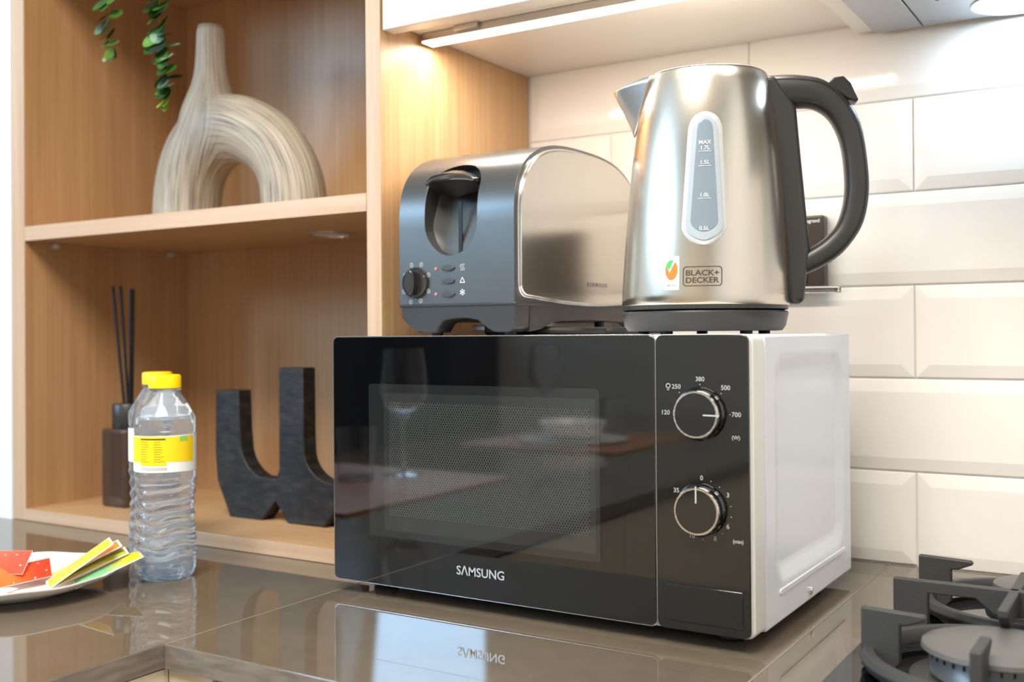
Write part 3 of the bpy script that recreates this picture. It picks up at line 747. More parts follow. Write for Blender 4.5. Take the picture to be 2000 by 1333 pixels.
# power base
pb = thing('kettle_stand', 'round black power base under the steel kettle', 'kettle stand', (.335, -.239, MZ1+.0002), math.atan2(.369, .93))
obj('base_body', lathe([(.066, .0028), (.0715, .0030), (.0750, .0080), (.0775, .0195), (.0765, .0210), (.066, .0213)], 72), DKPL, pb, local=True)
for a in range(5): obj('foot', lathe([(.0055, 0), (.0055, .0029)], 14, (.060*math.cos(a*1.2566+.35), .060*math.sin(a*1.2566+.35), 0)), BLK, pb, local=True)

# ================================================================== SOCKET
sk = thing('wall_socket', 'dark bronze wall socket plate behind the kettle handle', 'socket', (.330, -.0085, .297))
obj('plate', box(.276, .3865, -.0155, -.0001, .2972, .3795), SOCKET, sk, bevel=.0022, seg=3)
for x in (.304, .348): obj('insert', box(x-.020, x+.020, -.0170, -.0150, .3060, .3640), SOCKET, sk, bevel=.0012)
bm = text_bm('legrand', .0068, .00005); map_bm(bm, lambda c: Vector((.3740+c.x*.8, -.0157, .3735+c.y*.8))); obj('lettering', bm, WHITEP, sk, recalc=False)

# ================================================================== HOB
hb_ = thing('gas_hob', 'black glass gas hob set into the worktop', 'hob', (.78, -.29, 0))
obj('glass_plate', prism(rrect(.499, 1.06, -.53, -.055, .012, 5), 'xy', .0002, .0060), BLACKGL, hb_, bevel=.0012)
def burner(x, y, rc, hz, slots):
    b = obj('burner_base', lathe([(rc*1.18, .0060), (rc*1.16, .0095), (rc*.98, .0110), (rc*.9, .0110)], 48, (x, y, 0)), DKSAT2, hb_)
    c = obj('burner_crown', lathe([(rc*.84, .0110), (rc*.88, .0125), (rc*.90, hz-.0005), (rc*.85, hz)], 48, (x, y, 0)), CROWN, b)
    for i in range(slots):
        a = 2*PI*i/slots; bm = box(rc*.86, rc*.912, -.0007, .0007, hz-.0040, hz-.0001)
        R3 = Matrix.Rotation(a, 3, 'Z')
        for v in bm.verts: v.co = R3 @ v.co + Vector((x, y, 0))
        obj('flame_slot', bm, BLK, b)
    obj('burner_cap', lathe([(rc*.95, hz), (rc*1.0, hz+.0014), (rc*.985, hz+.0046), (rc*.9, hz+.0060), (rc*.5, hz+.0068), (.00001, hz+.0070)], 56, (x, y, 0), caps=False), CAPM, b)
burner(.606, -.386, .050, .0285, 36)
burner(.610, -.168, .036, .0260, 24)
burner(.93, -.386, .036, .0260, 0); burner(.93, -.168, .036, .0260, 0)
ps = thing('pan_support', 'cast iron pan support over the left gas burners', 'pan support', (.605, -.28, .006))
def ring(x, y, r, z):
    bm = bmesh.new(); prof = [(r-.006, z-.006), (r+.004, z-.006), (r+.007, z), (r+.004, z+.005), (r-.003, z+.005), (r-.006, z)]
    n = 56; rs = [[bm.verts.new((x+a*math.cos(2*PI*i/n), y+a*math.sin(2*PI*i/n), b)) for a, b in prof] for i in range(n)]
    for i in range(n):
        for k in range(6): bm.faces.new([rs[i][k], rs[(i+1) % n][k], rs[(i+1) % n][(k+1) % 6], rs[i][(k+1) % 6]])
    obj('support_ring', bm, CAST, ps, bevel=.0008)
ring(.602, -.375, .083, .0165); ring(.607, -.183, .083, .0150)
def fx(y, pts): obj('finger', prism(pts, 'xz', y-.0035, y+.0035), CAST, ps, bevel=.0012)
beak = [(.5150, .0070), (.5150, .0500), (.5590, .0485), (.5605, .0455), (.5480, .0400), (.5425, .0395), (.5425, .0120), (.5380, .0070)]
fx(-.390, beak); fx(-.1815, beak)
fx(-.2830, [(.5148, .0070), (.5148, .0500), (.6950, .0500), (.6950, .0070), (.6680, .0070), (.6680, .0330), (.6500, .0400), (.6200, .0290), (.5900, .0290), (.5770, .0400), (.5420, .0400), (.5420, .0070)])
def fy(x, pts): obj('finger', prism(pts, 'yz', x-.0038, x+.0038), CAST, ps, bevel=.0012)
fy(.6050, [(-.3520, .0500), (-.3520, .0440), (-.3400, .0340), (-.3000, .0330), (-.2600, .0330), (-.2250, .0340), (-.2130, .0440), (-.2130, .0500)])
fy(.6040, [(-.4700, .0070), (-.4700, .0500), (-.4270, .0495), (-.4270, .0450), (-.4400, .0390), (-.4440, .0120), (-.4470, .0070)])
fy(.6050, [(-.0920, .0070), (-.0920, .0500), (-.1360, .0495), (-.1360, .0450), (-.1240, .0390), (-.1200, .0120), (-.1170, .0070)])
mir = [(1.21-a, b) for a, b in beak]
fx(-.3895, mir); fx(-.1820, mir)

# ================================================================== VASE
VY, VZ = -.185, .4034
CL = [(-.4385, .385, .0505), (-.4380, .430, .0500), (-.4300, .470, .0500), (-.4120, .500, .0505), (-.3850, .519, .0500), (-.3480, .526, .0470), (-.3100, .517, .0430), (-.2720, .494, .0420), (-.2490, .462, .0430), (-.2400, .430, .0450), (-.2385, .385, .0455)]
NK = [(-.3920, .520, .0440), (-.3910, .550, .0400), (-.3900, .572, .0330), (-.3895, .592, .0258), (-.3893, .615, .0215), (-.3890, .640, .0200), (-.3890, .6690, .0190)]
def swp(pts, sc=1.):
    P = smooth_path([(a, b, r) for a, b, r in pts], 5)
    return [(p.x, p.y) for p in P], [p.z for p in P]
vb = []
for L, ysc in ((CL, .84), (NK, 1.0)):
    pp, rr_ = swp(L)
    bm = tube([(a, VY, b) for a, b in pp], rr_, 40)
    for v in bm.verts: v.co.y = VY+(v.co.y-VY)*ysc
    bmesh.ops.recalc_face_normals(bm, faces=bm.faces); vb.append(bm)
vt = thing('vase', 'pale wood-grained ceramic vase with an arched body and tall neck', 'vase', (-.34, VY, VZ+.0002))
VX, VS = -.343, 1.0
vmesh = merge(vb)
for v in vmesh.verts: v.co = Vector((VX+(v.co.x-VX)*VS, VY+(v.co.y-VY)*VS, VZ+(v.co.z-VZ)*VS))
vo_ = obj('vase_body', vmesh, BLKCER, vt, recalc=False)
rm = vo_.modifiers.new('remesh', 'REMESH'); rm.mode = 'VOXEL'; rm.voxel_size = .0032
smd = vo_.modifiers.new('smooth', 'SMOOTH'); smd.iterations = 14; smd.factor = .5
bpy.context.view_layer.update(); bake(vo_, 80)
bm = bmesh.new(); bm.from_mesh(vo_.data)
g_ = bmesh.ops.bisect_plane(bm, geom=bm.verts[:]+bm.edges[:]+bm.faces[:], plane_co=(0, 0, 0), plane_no=(0, 0, -1), clear_outer=True)
bmesh.ops.holes_fill(bm, edges=[e for e in bm.edges if e.is_boundary])
bm.to_mesh(vo_.data); bm.free(); finish(vo_.data, 70)
AP = [(-.4385, .385, .065), (-.4370, .45, .065), (-.425, .50, .060), (-.405, .545, .052), (-.393, .58, .040), (-.389, .62, .029), (-.389, .70, .026)]
BP = [(-.430, .515, .060), (-.3880, .524, .058), (-.3480, .527, .050), (-.3100, .517, .045), (-.2720, .494, .049), (-.2490, .462, .0545), (-.2400, .430, .058), (-.2385, .385, .059)]
off = woff(vo_); outs = {'grain_a': [], 'grain_b': []}; wts = []
PA, PB = swp(AP), swp(BP)
for v in vo_.data.vertices:
    p = v.co+off; p = Vector((VX+(p.x-VX)/VS, p.y, VZ+(p.z-VZ)/VS)); q = Vector((p.x, p.z))
    for nm_, (path, rads) in (('grain_a', PA), ('grain_b', PB)):
        best = None
        for i in range(len(path)-1):
            a = Vector(path[i]); b = Vector(path[i+1]); d = b-a
            t = max(0, min(1, (q-a).dot(d)/d.length_squared)); dq = q-(a+d*t); r = rads[i]
            if best is None or dq.length < best[0]: best = (dq.length, dq.dot(Vector((-d.y, d.x)).normalized())/r, (i+t)/len(path))
        ph = math.atan2((p.y-VY)/.05, best[1]+1e-9)
        outs[nm_] += [math.cos(ph), math.sin(ph), best[2]]
    lim = -.352+.20*max(0, p.z-.56); wts.append(max(0, min(1, (p.x-lim)/.036+.5)))
for nm_, vals in outs.items(): vo_.data.attributes.new(nm_, 'FLOAT_VECTOR', 'POINT').data.foreach_set('vector', vals)
vo_.data.attributes.new('grain_w', 'FLOAT', 'POINT').data.foreach_set('value', wts)
VST = [(.34, (96, 85, 72)), (.45, (152, 140, 123)), (.58, (176, 164, 147)), (.72, (194, 184, 170))]
VASEM = noise_mat('pale_grained_ceramic', VST, 1., (27, 27, 4.2), .55, 7, .3, attr='grain_a', dist=.3)
nt = VASEM.node_tree; bs = nt.nodes['Principled BSDF']; la = bs.inputs['Base Color'].links[0].from_socket
ab = nt.nodes.new('ShaderNodeAttribute'); ab.attribute_name = 'grain_b'; mp = nt.nodes.new('ShaderNodeMapping'); mp.inputs['Scale'].default_value = (27, 27, 4.2); nt.links.new(ab.outputs['Vector'], mp.inputs[0])
nb = nt.nodes.new('ShaderNodeTexNoise'); nb.inputs['Scale'].default_value = 1; nb.inputs['Detail'].default_value = 7; nb.inputs['Distortion'].default_value = .3; nt.links.new(mp.outputs[0], nb.inputs['Vector'])
rb_ = ramp(nt, VST); nt.links.new(nb.outputs['Fac'], rb_.inputs['Fac'])
aw = nt.nodes.new('ShaderNodeAttribute'); aw.attribute_name = 'grain_w'
mx = nt.nodes.new('ShaderNodeMixRGB'); nt.links.new(aw.outputs['Fac'], mx.inputs[0]); nt.links.new(la, mx.inputs[1]); nt.links.new(rb_.outputs['Color'], mx.inputs[2]); nt.links.new(mx.outputs[0], bs.inputs['Base Color'])
vo_.data.materials.clear(); vo_.data.materials.append(VASEM)
obj('mouth', lathe([(.0165, -.0020), (.0172, .0006), (.0158, .0010), (.0140, -.0005)], 32, (VX+(-.3890-VX)*VS, VY, VZ+(.6690-VZ)*VS)), mat('vase_mouth', (150, 138, 122), .6), vt)

# ================================================================== BLACK DOUBLE-U HOLDER
UY = -.212
def arc(cx, cz, rx, rz, a0, a1, n=8): return [(cx+rx*math.cos(math.radians(a0+(a1-a0)*i/n)), cz+rz*math.sin(math.radians(a0+(a1-a0)*i/n))) for i in range(n+1)]
pts = [(-.3655, .1800), (-.3235, .1806)]
pts += [(-.3215, .1300)] + arc(-.2705, .1130, .0490, .0440, 190, 250, 7) + [(-.2580, .0700)]
pts += [(-.2525, .0840), (-.2520, .2110), (-.2115, .2110), (-.2110, .1280)] + arc(-.1640, .1080, .0460, .0370, 185, 268, 8)
pts += [(-.1500, .0720), (-.1440, .0860), (-.1430, .1560), (-.1080, .1560), (-.1080, .0700), (-.1250, .0350), (-.1430, .0170)]
pts += [(-.1560, .0440), (-.1780, .0167), (-.2380, .0167), (-.2595, .0430), (-.2830, .0167), (-.3400, .0167), (-.3630, .0620), (-.3665, .1000)]
uh = tag(obj('candle_holder', prism([(a+.0105, b) for a, b in pts], 'xz', UY, UY+.023), BLKCER, bevel=.0013), 'rough black ceramic holder with curved upright arms on the lower shelf', 'candle holder')

# ================================================================== REED DIFFUSER
DX_, DY_ = -.5290, -.2130
rd = thing('reed_diffuser', 'smoky brown square bottle with black reeds on the lower shelf', 'diffuser', (DX_, DY_, .0167))
obj('bottle', prism(rrect(DX_-.0262, DX_+.0262, DY_-.0262, DY_+.0262, .007, 5), 'xy', .0167, .1240), AMBER, rd, bevel=.004, seg=3)
obj('collar', lathe([(.0205, .1242), (.0210, .1250), (.0210, .1560), (.0195, .1580), (.012, .158)], 40, (DX_, DY_, 0)), DKPL, rd)
for x0, y0, x1, y1, z1, in [(.000, -.002, -.018, -.010, .322), (.002, .002, -.004, -.008, .322), (.004, 0, .018, -.008, .318), (.003, .004, -.002, .012, .318)]:
    obj('reed', tube([(DX_+x0, DY_+y0, .12), (DX_+x1, DY_+y1, z1)], .0021, 8), BLK, rd)

# ================================================================== WATER BOTTLES
def bottle(loc, rz, label):
    t = thing('water_bottle', label, 'bottle', loc, rz, 'plastic water bottles')
    bm = bmesh.new(); n = 72; rings = []
    keys = [(0, .0240), (.0015, .0275), (.006, .0302), (.012, .0314), (.030, .0312), (.050, .0302), (.068, .0292), (.085, .0296), (.100, .0306), (.109, .0311), (.1112, .0304), (.1120, .0310), (.1490, .0310), (.1498, .0302), (.1520, .0311), (.1650, .0312), (.1685, .0304), (.1800, .0236), (.1905, .0166), (.1925, .0152), (.1940, .0150), (.1948, .0168), (.1962, .0168), (.1968, .0130)]
    def rad(z):
        for (z0, r0), (z1, r1) in zip(keys, keys[1:]):
            if z <= z1: return r0+(r1-r0)*(z-z0)/(z1-z0)
        return keys[-1][1]
    zs = sorted(set([k[0] for k in keys]+[i*.0016 for i in range(123)]))
    for z in zs:
        ring = []
        for i in range(n):
            a = 2*PI*i/n; r = rad(z)
            if .012 < z < .109:
                en = min(1, (z-.012)/.01, (.109-z)/.008)
                r += en*.0009*math.sin(2*PI*(z/.0125)+1.1*math.sin(3*a)+.6*math.sin(5*a+z*60))
            if .153 < z < .178: r += .0006*math.cos(8*a)*min(1, (z-.153)/.008, (.178-z)/.008)
            if z < .012: r -= .0012*(.5+.5*math.cos(5*a))*(1-z/.012)
            ring.append(bm.verts.new((r*math.cos(a), r*math.sin(a), z)))
        rings.append(ring)
    for A, B in zip(rings, rings[1:]):
        for i in range(n): bm.faces.new([A[i], A[(i+1) % n], B[(i+1) % n], B[i]])
    bm.faces.new(rings[0][::-1]); bm.faces.new(rings[-1])
    obj('bottle_body', bm, PET, t, local=True, angle=60)
    cb = bmesh.new(); n2 = 64
    for_r = [(.0160, .1970), (.0163, .1974), (.0163, .2090), (.0158, .2104), (.0140, .2110), (.00001, .2110)]
    cr = [[cb.verts.new(((r+(.00025 if i % 2 and .1972 < z < .2095 else 0))*math.cos(2*PI*i/n2), (r+(.00025 if i % 2 and .1972 < z < .2095 else 0))*math.sin(2*PI*i/n2), z)) for i in range(n2)] for r, z in for_r]
    for A, B in zip(cr, cr[1:]):
        for i in range(n2): cb.faces.new([A[i], A[(i+1) % n2], B[(i+1) % n2], B[i]])
    cb.faces.new(cr[0][::-1])
    obj('cap', cb, YCAP, t, local=True)
    def band(a0, a1, z0, z1, off, m, nm, par, wav=0):
        bm = bmesh.new(); k = max(2, int(abs(a1-a0)/.12)); R = .0311+off; vs = []
        for i in range(k+1):
            a = a0+(a1-a0)*i/k; lo = z0+wav*math.sin((i/k)*PI)
            vs.append((bm.verts.new((R*math.cos(a), R*math.sin(a), lo)), bm.verts.new((R*math.cos(a), R*math.sin(a), z1))))
        for p, q in zip(vs, vs[1:]): bm.faces.new([p[0], q[0], q[1], p[1]])
        return obj(nm, bm, m, par, local=True)
    lab = band(0, 2*PI, .1120, .1490, .0003, LABW, 'label_sleeve', t)
    f = -PI/2
    band(f-1.05, f+1.45, .1215, .1484, .0005, LABY, 'label_print', lab, .0014)
    band(f-.48, f+.42, .1190, .1486, .0006, LABY, 'label_table', lab)
    band(f-.46, f+.40, .1452, .1468, .0007, LABD, 'table_heading', lab)
    for i in range(9):
        z = .1434-i*.0025
        band(f-.45, f-.45+random.uniform(.22, .36), z-.0005, z, .0007, LABD, 'table_text', lab)
        band(f+.02, f+.02+random.uniform(.2, .34), z-.0005, z, .0007, LABD, 'table_text', lab)
    band(f+.85, f+1.15, .1432, .1486, .0007, LABG, 'label_leaf', lab)
    for z in (.1146, .1162): band(f-.45, f+.45, z, z+.0004, .0006, LABD, 'label_text', lab)
    return t
bottle((-.1865, -.4350, .0002), math.radians(28), 'clear water bottle with yellow cap standing in front, its yellow label in full view')
bottle((-.2660, -.3790, .0002), math.radians(200), 'clear water bottle with yellow cap mostly hidden behind another bottle')

# ================================================================== PLATE AND SACHETS
PC = Vector((-.262, -.556, 0))
pp = [(.050, .0002), (.054, .0015), (.056, .0030), (.074, .0075), (.090, .0140), (.0965, .0182), (.0968, .0194), (.0955, .0196), (.088, .0160), (.072, .0098), (.055, .0056), (.00001, .0052)]
pl = lathe(pp, 72, PC, caps=False)
for v in pl.verts:
    d = v.co-PC; r = math.hypot(d.x, d.y)
    if r > .085: v.co.z += .0006*math.sin(9*math.atan2(d.y, d.x))
tag(obj('plate', pl, CERW, sub=0), 'white porcelain plate with a fluted rim holding drink sachets', 'plate')
def sachet_mat(name, c1, c2, edge, pr=(0, 0, 0)):
    m = mat(name, c1, .38); nt = m.node_tree; b = nt.nodes['Principled BSDF']
    uv = nt.nodes.new('ShaderNodeUVMap'); sp_ = nt.nodes.new('ShaderNodeSeparateXYZ'); nt.links.new(uv.outputs[0], sp_.inputs[0])
    r = ramp(nt, [(.0, c1), (.45, c1), (.8, c2), (1., c2)]); nt.links.new(sp_.outputs[0], r.inputs['Fac'])
    def ed(o, lo, hi):
        a = nt.nodes.new('ShaderNodeMath'); a.operation = 'SUBTRACT'; a.inputs[1].default_value = .5; nt.links.new(o, a.inputs[0])
        c = nt.nodes.new('ShaderNodeMath'); c.operation = 'ABSOLUTE'; nt.links.new(a.outputs[0], c.inputs[0])
        g = nt.nodes.new('ShaderNodeMath'); g.operation = 'GREATER_THAN'; g.inputs[1].default_value = lo; nt.links.new(c.outputs[0], g.inputs[0]); return g.outputs[0]
    e = nt.nodes.new('ShaderNodeMath'); e.operation = 'MAXIMUM'; nt.links.new(ed(sp_.outputs[0], edge[0], 0), e.inputs[0]); nt.links.new(ed(sp_.outputs[1], edge[1], 0), e.inputs[1])
    mx = nt.nodes.new('ShaderNodeMixRGB'); nt.links.new(e.outputs[0], mx.inputs[0]); nt.links.new(r.outputs['Color'], mx.inputs[1]); mx.inputs[2].default_value = (*lin((244, 240, 232)), 1)
    n = nt.nodes.new('ShaderNodeTexNoise'); n.inputs['Scale'].default_value = 7; n.inputs['Detail'].default_value = 1
    mpp = nt.nodes.new('ShaderNodeMapping'); mpp.inputs['Scale'].default_value = (2.2, 1, 1); nt.links.new(uv.outputs[0], mpp.inputs[0]); nt.links.new(mpp.outputs[0], n.inputs['Vector'])
    r3 = ramp(nt, [(.70, (0, 0, 0)), (.74, (255, 255, 255))]); nt.links.new(n.outputs['Fac'], r3.inputs['Fac'])
    mx2 = nt.nodes.new('ShaderNodeMixRGB'); nt.links.new(r3.outputs['Color'], mx2.inputs[0]); nt.links.new(mx.outputs[0], mx2.inputs[1]); mx2.inputs[2].default_value = (*lin(pr), 1)
    nt.links.new(mx2.outputs[0], b.inputs['Base Color']); return m
def sachet(P0, P1, wv, material, label, puff=.0022, twist=0.):
    """pillow packet from P0 to P1 (middles of the short ends), wv = half-width vector"""
    P0, P1, wv = Vector(P0), Vector(P1), Vector(wv); L = P1-P0; nrm = L.cross(wv).normalized()
    if nrm.z < 0: nrm = -nrm
    bm = bmesh.new(); uvl = bm.loops.layers.uv.new('UVMap'); NU, NV = 16, 8; tops, bots = [], []
    for side, store in ((1, tops), (-1, bots)):
        for i in range(NU+1):
            row = []
            for j in range(NV+1):
                u, v = i/NU, j/NV
                k = (min(1, u/.09, (1-u)/.09)*min(1, (v)/.06, (1-v)/.06))
                h = puff*k*(math.sin(PI*u)**.5)*(math.sin(PI*v)**.6 if 0 < v < 1 else 0) if 0 < u < 1 else 0
                wr = .0004*math.sin(u*31+v*9)*k
                p = P0+L*u+wv*(2*v-1)*(1-.03*k)+nrm*(side*(h+.00018)+wr*(.5))
                row.append((bm.verts.new(p), (u, v)))
            store.append(row)
    def quad(c):
        f = bm.faces.new([x[0] for x in c])
        for lp, x in zip(f.loops, c): lp[uvl].uv = x[1]
    for i in range(NU):
        for j in range(NV):
            quad([tops[i][j], tops[i+1][j], tops[i+1][j+1], tops[i][j+1]]); quad([bots[i][j], bots[i][j+1], bots[i+1][j+1], bots[i+1][j]])
    for i in range(NU):
        quad([tops[i][0], bots[i][0], bots[i+1][0], tops[i+1][0]]); quad([tops[i][NV], tops[i+1][NV], bots[i+1][NV], bots[i][NV]])
    for j in range(NV):
        quad([tops[0][j], tops[0][j+1], bots[0][j+1], bots[0][j]]); quad([tops[NU][j], bots[NU][j], bots[NU][j+1], tops[NU][j+1]])
    o = obj('drink_sachet', bm, material, None)
    return tag(o, label, 'sachet', 'drink sachets on the plate')
SY1 = sachet_mat('yellow_sachet_print', (255, 176, 8), (255, 196, 16), (.47, .45), (236, 92, 70))
SY2 = sachet_mat('orange_sachet_print', (255, 206, 40), (248, 136, 36), (.47, .43), (250, 160, 60))
SG1 = sachet_mat('lime_sachet_print', (214, 222, 70), (186, 206, 60), (.47, .42), (236, 226, 80))
SG2 = sachet_mat('yellow_green_sachet_print', (120, 196, 140), (234, 214, 20), (.48, .44), (230, 220, 60))
SR1 = sachet_mat('red_sachet_print', (246, 92, 44), (240, 70, 38), (.497, .497), (255, 190, 160))
SR2 = sachet_mat('orange_red_sachet_print', (252, 110, 50), (238, 66, 40), (.497, .495), (255, 214, 190))
SW = sachet_mat('white_sachet_print', (236, 236, 232), (226, 230, 226), (.49, .48), (226, 90, 70))
WV = Vector((.0165, -.0100, 0))
def fan(corner, L, k, material, label, dz=0.):
    c, L = Vector(corner), Vector(L); P1 = c-WV; P0 = P1-L*k
    w = WV.copy(); w.z = dz
    return sachet(P0, P1, w, material, label, .0014)
fan((-.1680, -.4780, .0300), (.0076, .0620, .0160), 1.15, SG2, 'yellow-green sachet, lowest of the fan leaning out over the plate rim')
fan((-.1950, -.4740, .0300), (.0080, .0660, .0160), 1.15, SG1, 'lime green sachet in the fan, between the yellow-green and the orange one')
fan((-.2070, -.4730, .0360), (.0100, .0600, .0200), 1.20, SY2, 'orange and yellow sachet in the fan, just under the topmost yellow one')
fan((-.1840, -.5010, .0455), (.0085, .0480, .0250), 1.35, SY1, 'yellow sachet with white border, topmost of the fan')
sachet((-.3150, -.6080, .0125), (-.2250, -.5900, .0105), (.008, -.0180, .0005), SW, 'white sachet lying flat at the front of the plate', .0014)
fan((-.2380, -.5320, .0190), (.0060, .0560, .0020), 1.30, SR2, 'orange-red sachet with pale print beside the foot of the yellow sachet', -.0055)
sachet((-.3400, -.5750, .0240), (-.2600, -.5440, .0270), (.0140, -.0150, -.0075), SR1, 'bright red sachet lying on top at the left of the plate', .0016)

# ================================================================== HANGING PLANT
LEAFM = [noise_mat('eucalyptus_leaf_%s' % n, [(.3, a), (.7, b)], 60, (1, 1, 1), .4, 3) for n, a, b in (('dark', (44, 88, 30), (66, 112, 42)), ('mid', (76, 126, 46), (104, 150, 66)), ('grey', (110, 146, 116), (140, 170, 136)), ('young', (130, 168, 40), (160, 190, 60)))]
STEMM = mat('green_stem', (142, 150, 80), .5)
lmesh = []
for mm in LEAFM:
    bm = bmesh.new(); n = 14
    c = bm.verts.new((.5, 0, -.04)); ring_ = []
    for i in range(n):
        a = 2*PI*i/n; r = .5*(1-.06*math.cos(a)); ring_.append(bm.verts.new((.5+r*math.cos(a), .47*math.sin(a)*1.0, .07*math.sin(a)**2+.03*math.cos(2*a))))
    for i in range(n): bm.faces.new([c, ring_[i], ring_[(i+1) % n]])
    g2 = bmesh.ops.solidify(bm, geom=bm.faces[:], thickness=.025)
    me = bpy.data.meshes.new('leaf'); bm.to_mesh(me); bm.free(); me.materials.append(mm); finish(me, 60); lmesh.append(me)
PX, PY, PZ = -.365, -.190, SZT+.0198
plant = thing('hanging_eucalyptus', 'trailing eucalyptus plant with two leafy strands hanging over the upper shelf', 'plant', (PX, PY, PZ))
obj('pot', lathe([(.042, 0), (.046, .004), (.055, .085), (.057, .09), (.053, .09), (.050, .07)], 36, (PX, PY, PZ)), CERW, plant)
obj('soil', lathe([(.0505, .066), (.0505, .074), (.02, .078)], 24, (PX, PY, PZ)), mat('dark_soil', (52, 40, 30), .9), plant)
def strand(path, z_tip, rows, seed):
    rnd = random.Random(seed); P = smooth_path(path, 8)
    st_ = obj('stem', tube(P, [.0013-.0007*i/len(P) for i in range(len(P))], 7), STEMM, plant)
    for z, kinds in rows:
        p = min(P, key=lambda q: abs(q.z-z) + (0 if q.y < -.31 else 1))
        a0 = rnd.uniform(0, PI)
        for k, (ang, size, ki, droop) in enumerate(kinds):
            o = bpy.data.objects.new('leaf', lmesh[ki]); COL.objects.link(o); o.parent = plant
            o.location = Vector((p.x, p.y, z))-plant.location
            side_ = math.cos(math.radians(ang)); tl = rnd.uniform(.45, 1.05)*(1 if side_ > .35 else -1 if side_ < -.35 else 0)
            o.rotation_euler = (tl, droop+(.65 if tl == 0 else 0), math.radians(ang)); size *= 1.42; o.scale = (size, size, size)
D_, M_d, G_, Y_ = 0, 1, 2, 3
sd = .0175
rows1 = [(.800-.0165*k, [(190+(k*37) % 25, .019, k % 2, .3), (345+(k*23) % 25, .019, (k+1) % 3, .2), (250+(k*53) % 45, .017, 0, .3)]) for k in range(6)] + [(.690, [(200, .016, 0, .2), (10, .016, 1, -.2)]), (.672, [(190, .019, 0, .3), (350, .015, 1, .1), (265, .014, 0, .4)]), (.655, [(185, .018, 0, .35), (20, .013, 1, .1)]), (.6425, [(187, .019, 2, .25), (300, .019, 2, .55), (350, .010, 1, 0)]), (.631, [(185, .0145, 0, .3), (330, .014, 0, .35)]), (.6195, [(190, .010, 1, .2), (350, .012, 1, .3)]), (.613, [(280, .012, 3, .7), (90, .010, 1, .5)]), (.605, [(210, .010, 2, .7), (330, .010, 2, .8)])]
strand([(PX, PY, PZ+.075), (PX-.03, -.24, PZ+.10), (-.395, -.312, PZ+.07), (-.4075, -.331, PZ-.03), (-.4110, -.3305, .70), (-.4130, -.3265, .60)], .6, rows1, 3)
rows2 = []
rnd = random.Random(11); z = .800
while z > .548:
    k = rnd.choice([0, 0, 1]); s = .019 if z > .59 else .0155
    rows2.append((z, [(rnd.uniform(165, 205), s*rnd.uniform(.8, 1.1), rnd.choice([0, 0, 1]), rnd.uniform(0, .5)), (rnd.uniform(-35, 25), s*rnd.uniform(.8, 1.1), rnd.choice([0, 0, 2]), rnd.uniform(0, .6)), (rnd.uniform(235, 305), s*rnd.uniform(.7, .95), rnd.choice([0, 1, 0, 2]), rnd.uniform(.1, .7))]))
    z -= .0125
rows2 += [(.5415, [(190, .011, 1, .1), (320, .011, 0, .3)]), (.5345, [(200, .010, 3, .6), (330, .010, 3, .5), (270, .009, 3, .9)])]
strand([(PX, PY, PZ+.075), (PX+.02, -.24, PZ+.10), (-.325, -.312, PZ+.07), (-.3120, -.331, PZ-.03), (-.3125, -.3315, .70), (-.3195, -.329, .63), (-.3080, -.3265, .575), (-.3145, -.326, .530)], .53, rows2, 5)

# ================================================================== THE SET BAR BEHIND THE CAMERA (seen in the microwave door)
def placemat(x0, x1, y0, y1, label): return tag(obj('placemat', prism(rrect(x0, x1, y0, y1, .006, 4), 'xy', .0002, .0042), MAT_WOOD, bevel=.0008), label, 'placemat', 'placemats on the worktop leg')
placemat(-.66, -.26, -1.16, -.72, 'brown wood placemat under the nearer wine glass')
placemat(-.66, -.26, -1.98, -1.56, 'brown wood placemat under the farther wine glass')
def wine(x, y, label):
    t = thing('wine_glass', label, 'glass', (x, y, .0044))
    prof = [(.00001, .0022), (.034, .0010), (.0345, 0), (.0345, .0008), (.020, .0030), (.006, .0060), (.0038, .015), (.0036, .085), (.0050, .096), (.018, .106), (.033, .120), (.0415, .140), (.0420, .152), (.0390, .180), (.0340, .222), (.0330, .222), (.0378, .180), (.0408, .152), (.0403, .141), (.032, .1215), (.016, .1085), (.00001, .1035)]
    obj('glass', lathe(prof[2:], 48, (x, y, .0044), caps=False), GLASS, t)
wine(-.440, -1.085, 'tall stemmed wine glass reflected at the left of the microwave door')
wine(-.600, -1.860, 'tall stemmed wine glass reflected at the right of the microwave door')
def tumbler(x, y, label):
    t = thing('tumbler', label, 'glass', (x, y, .0044))
    obj('glass', lathe([(.030, 0), (.035, .09), (.0336, .09), (.029, .007), (.00001, .006)], 40, (x, y, .0044), caps=False), GLASS, t)
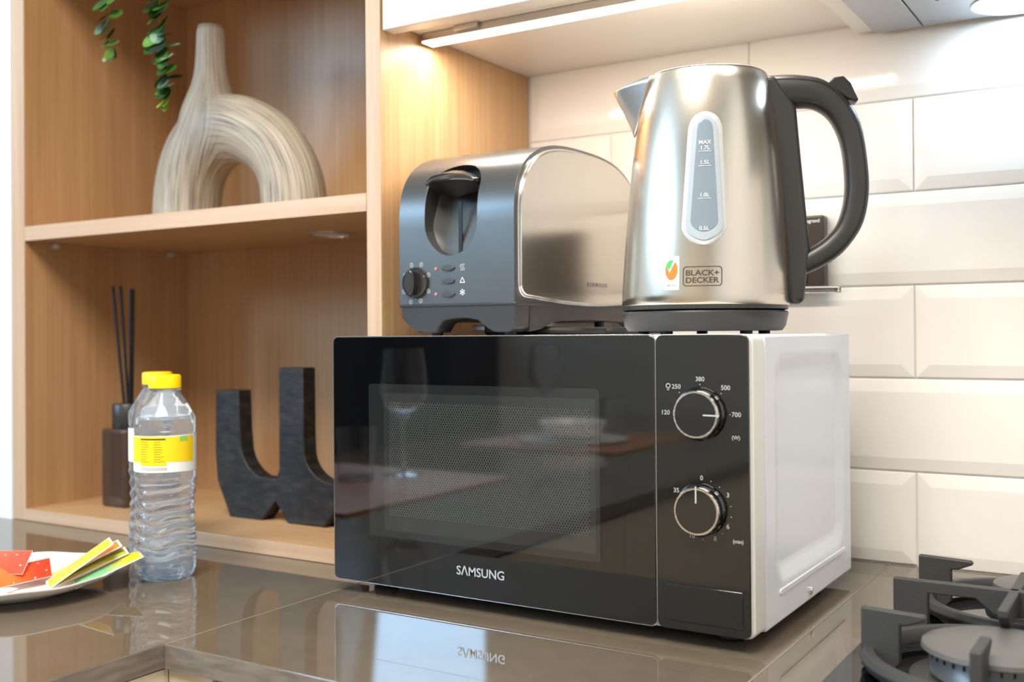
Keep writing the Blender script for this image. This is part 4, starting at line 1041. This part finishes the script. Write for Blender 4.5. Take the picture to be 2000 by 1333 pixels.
tumbler(-.470, -.990, 'low clear tumbler beside the nearer reflected wine glass')
tumbler(-.430, -1.900, 'low clear tumbler beside the farther reflected wine glass')
tag(obj('dinner_plate', lathe([(.06, .0044), (.09, .007), (.125, .0095), (.126, .0105), (.09, .0088), (.00001, .0085)], 56, (-.455, -1.735, 0), caps=False), CERW), 'white dinner plate on the farther wood placemat', 'plate')
tag(obj('bowl', lathe([(.035, .0090), (.060, .020), (.078, .050), (.076, .051), (.055, .022), (.00001, .014)], 48, (-.455, -1.735, 0), caps=False), CERW), 'white bowl set on the dinner plate', 'bowl')
cr_b = thing('added_dark_block', 'low dark navy block added against the rear wall to darken the door reflection', 'added_dark_block', (-2.0, -3.25, FZ))  # made-up dark block, keeps the left of the door reflection dark
NAVYL = mat('dark_navy_lacquer', (22, 28, 38), .4)
obj('carcass', box(-2.02, -1.72, YB+.004, -3.05, FZ, .34), NAVYL, cr_b, bevel=.004)
obj('door', box(-2.015, -1.725, -3.049, -3.031, FZ+.08, .335), NAVYL, cr_b, bevel=.002)
cb_ = thing('added_dark_block', 'long dark navy block added under the tall window to darken the door reflection', 'added_dark_block', (-2.2, -2.35, FZ))  # second invented block, darkens what the door mirrors below the window
obj('carcass', box(XL+.005, -2.05, -3.22, -1.5, FZ, .34), NAVYL, cb_, bevel=.004)
for k in range(4): obj('door', box(-2.049, -2.031, -3.215+k*.43, -2.79+k*.43, FZ+.08, .335), NAVYL, cb_, bevel=.002)
for nm, x, y, s in (('ceiling_fill_frame', .35, -1.55, .47), ('ceiling_fill_frame', 1.55, -.8, .27)):  # unseen frames added around the overhead fill lights
    t = thing(nm, 'large square frame around the added ceiling fill light' if s > .3 else 'small square frame around the added fill light by the right wall', 'lamp', (x, y, 1.672))
    fb = bmesh.new()
    for a in [(x-s, x+s, y-s, y-s+.02), (x-s, x+s, y+s-.02, y+s), (x-s, x-s+.02, y-s+.02, y+s-.02), (x+s-.02, x+s, y-s+.02, y+s-.02)]: box(*a, 1.66, 1.6995, fb)
    obj('fill_frame', fb, LACQ, t)
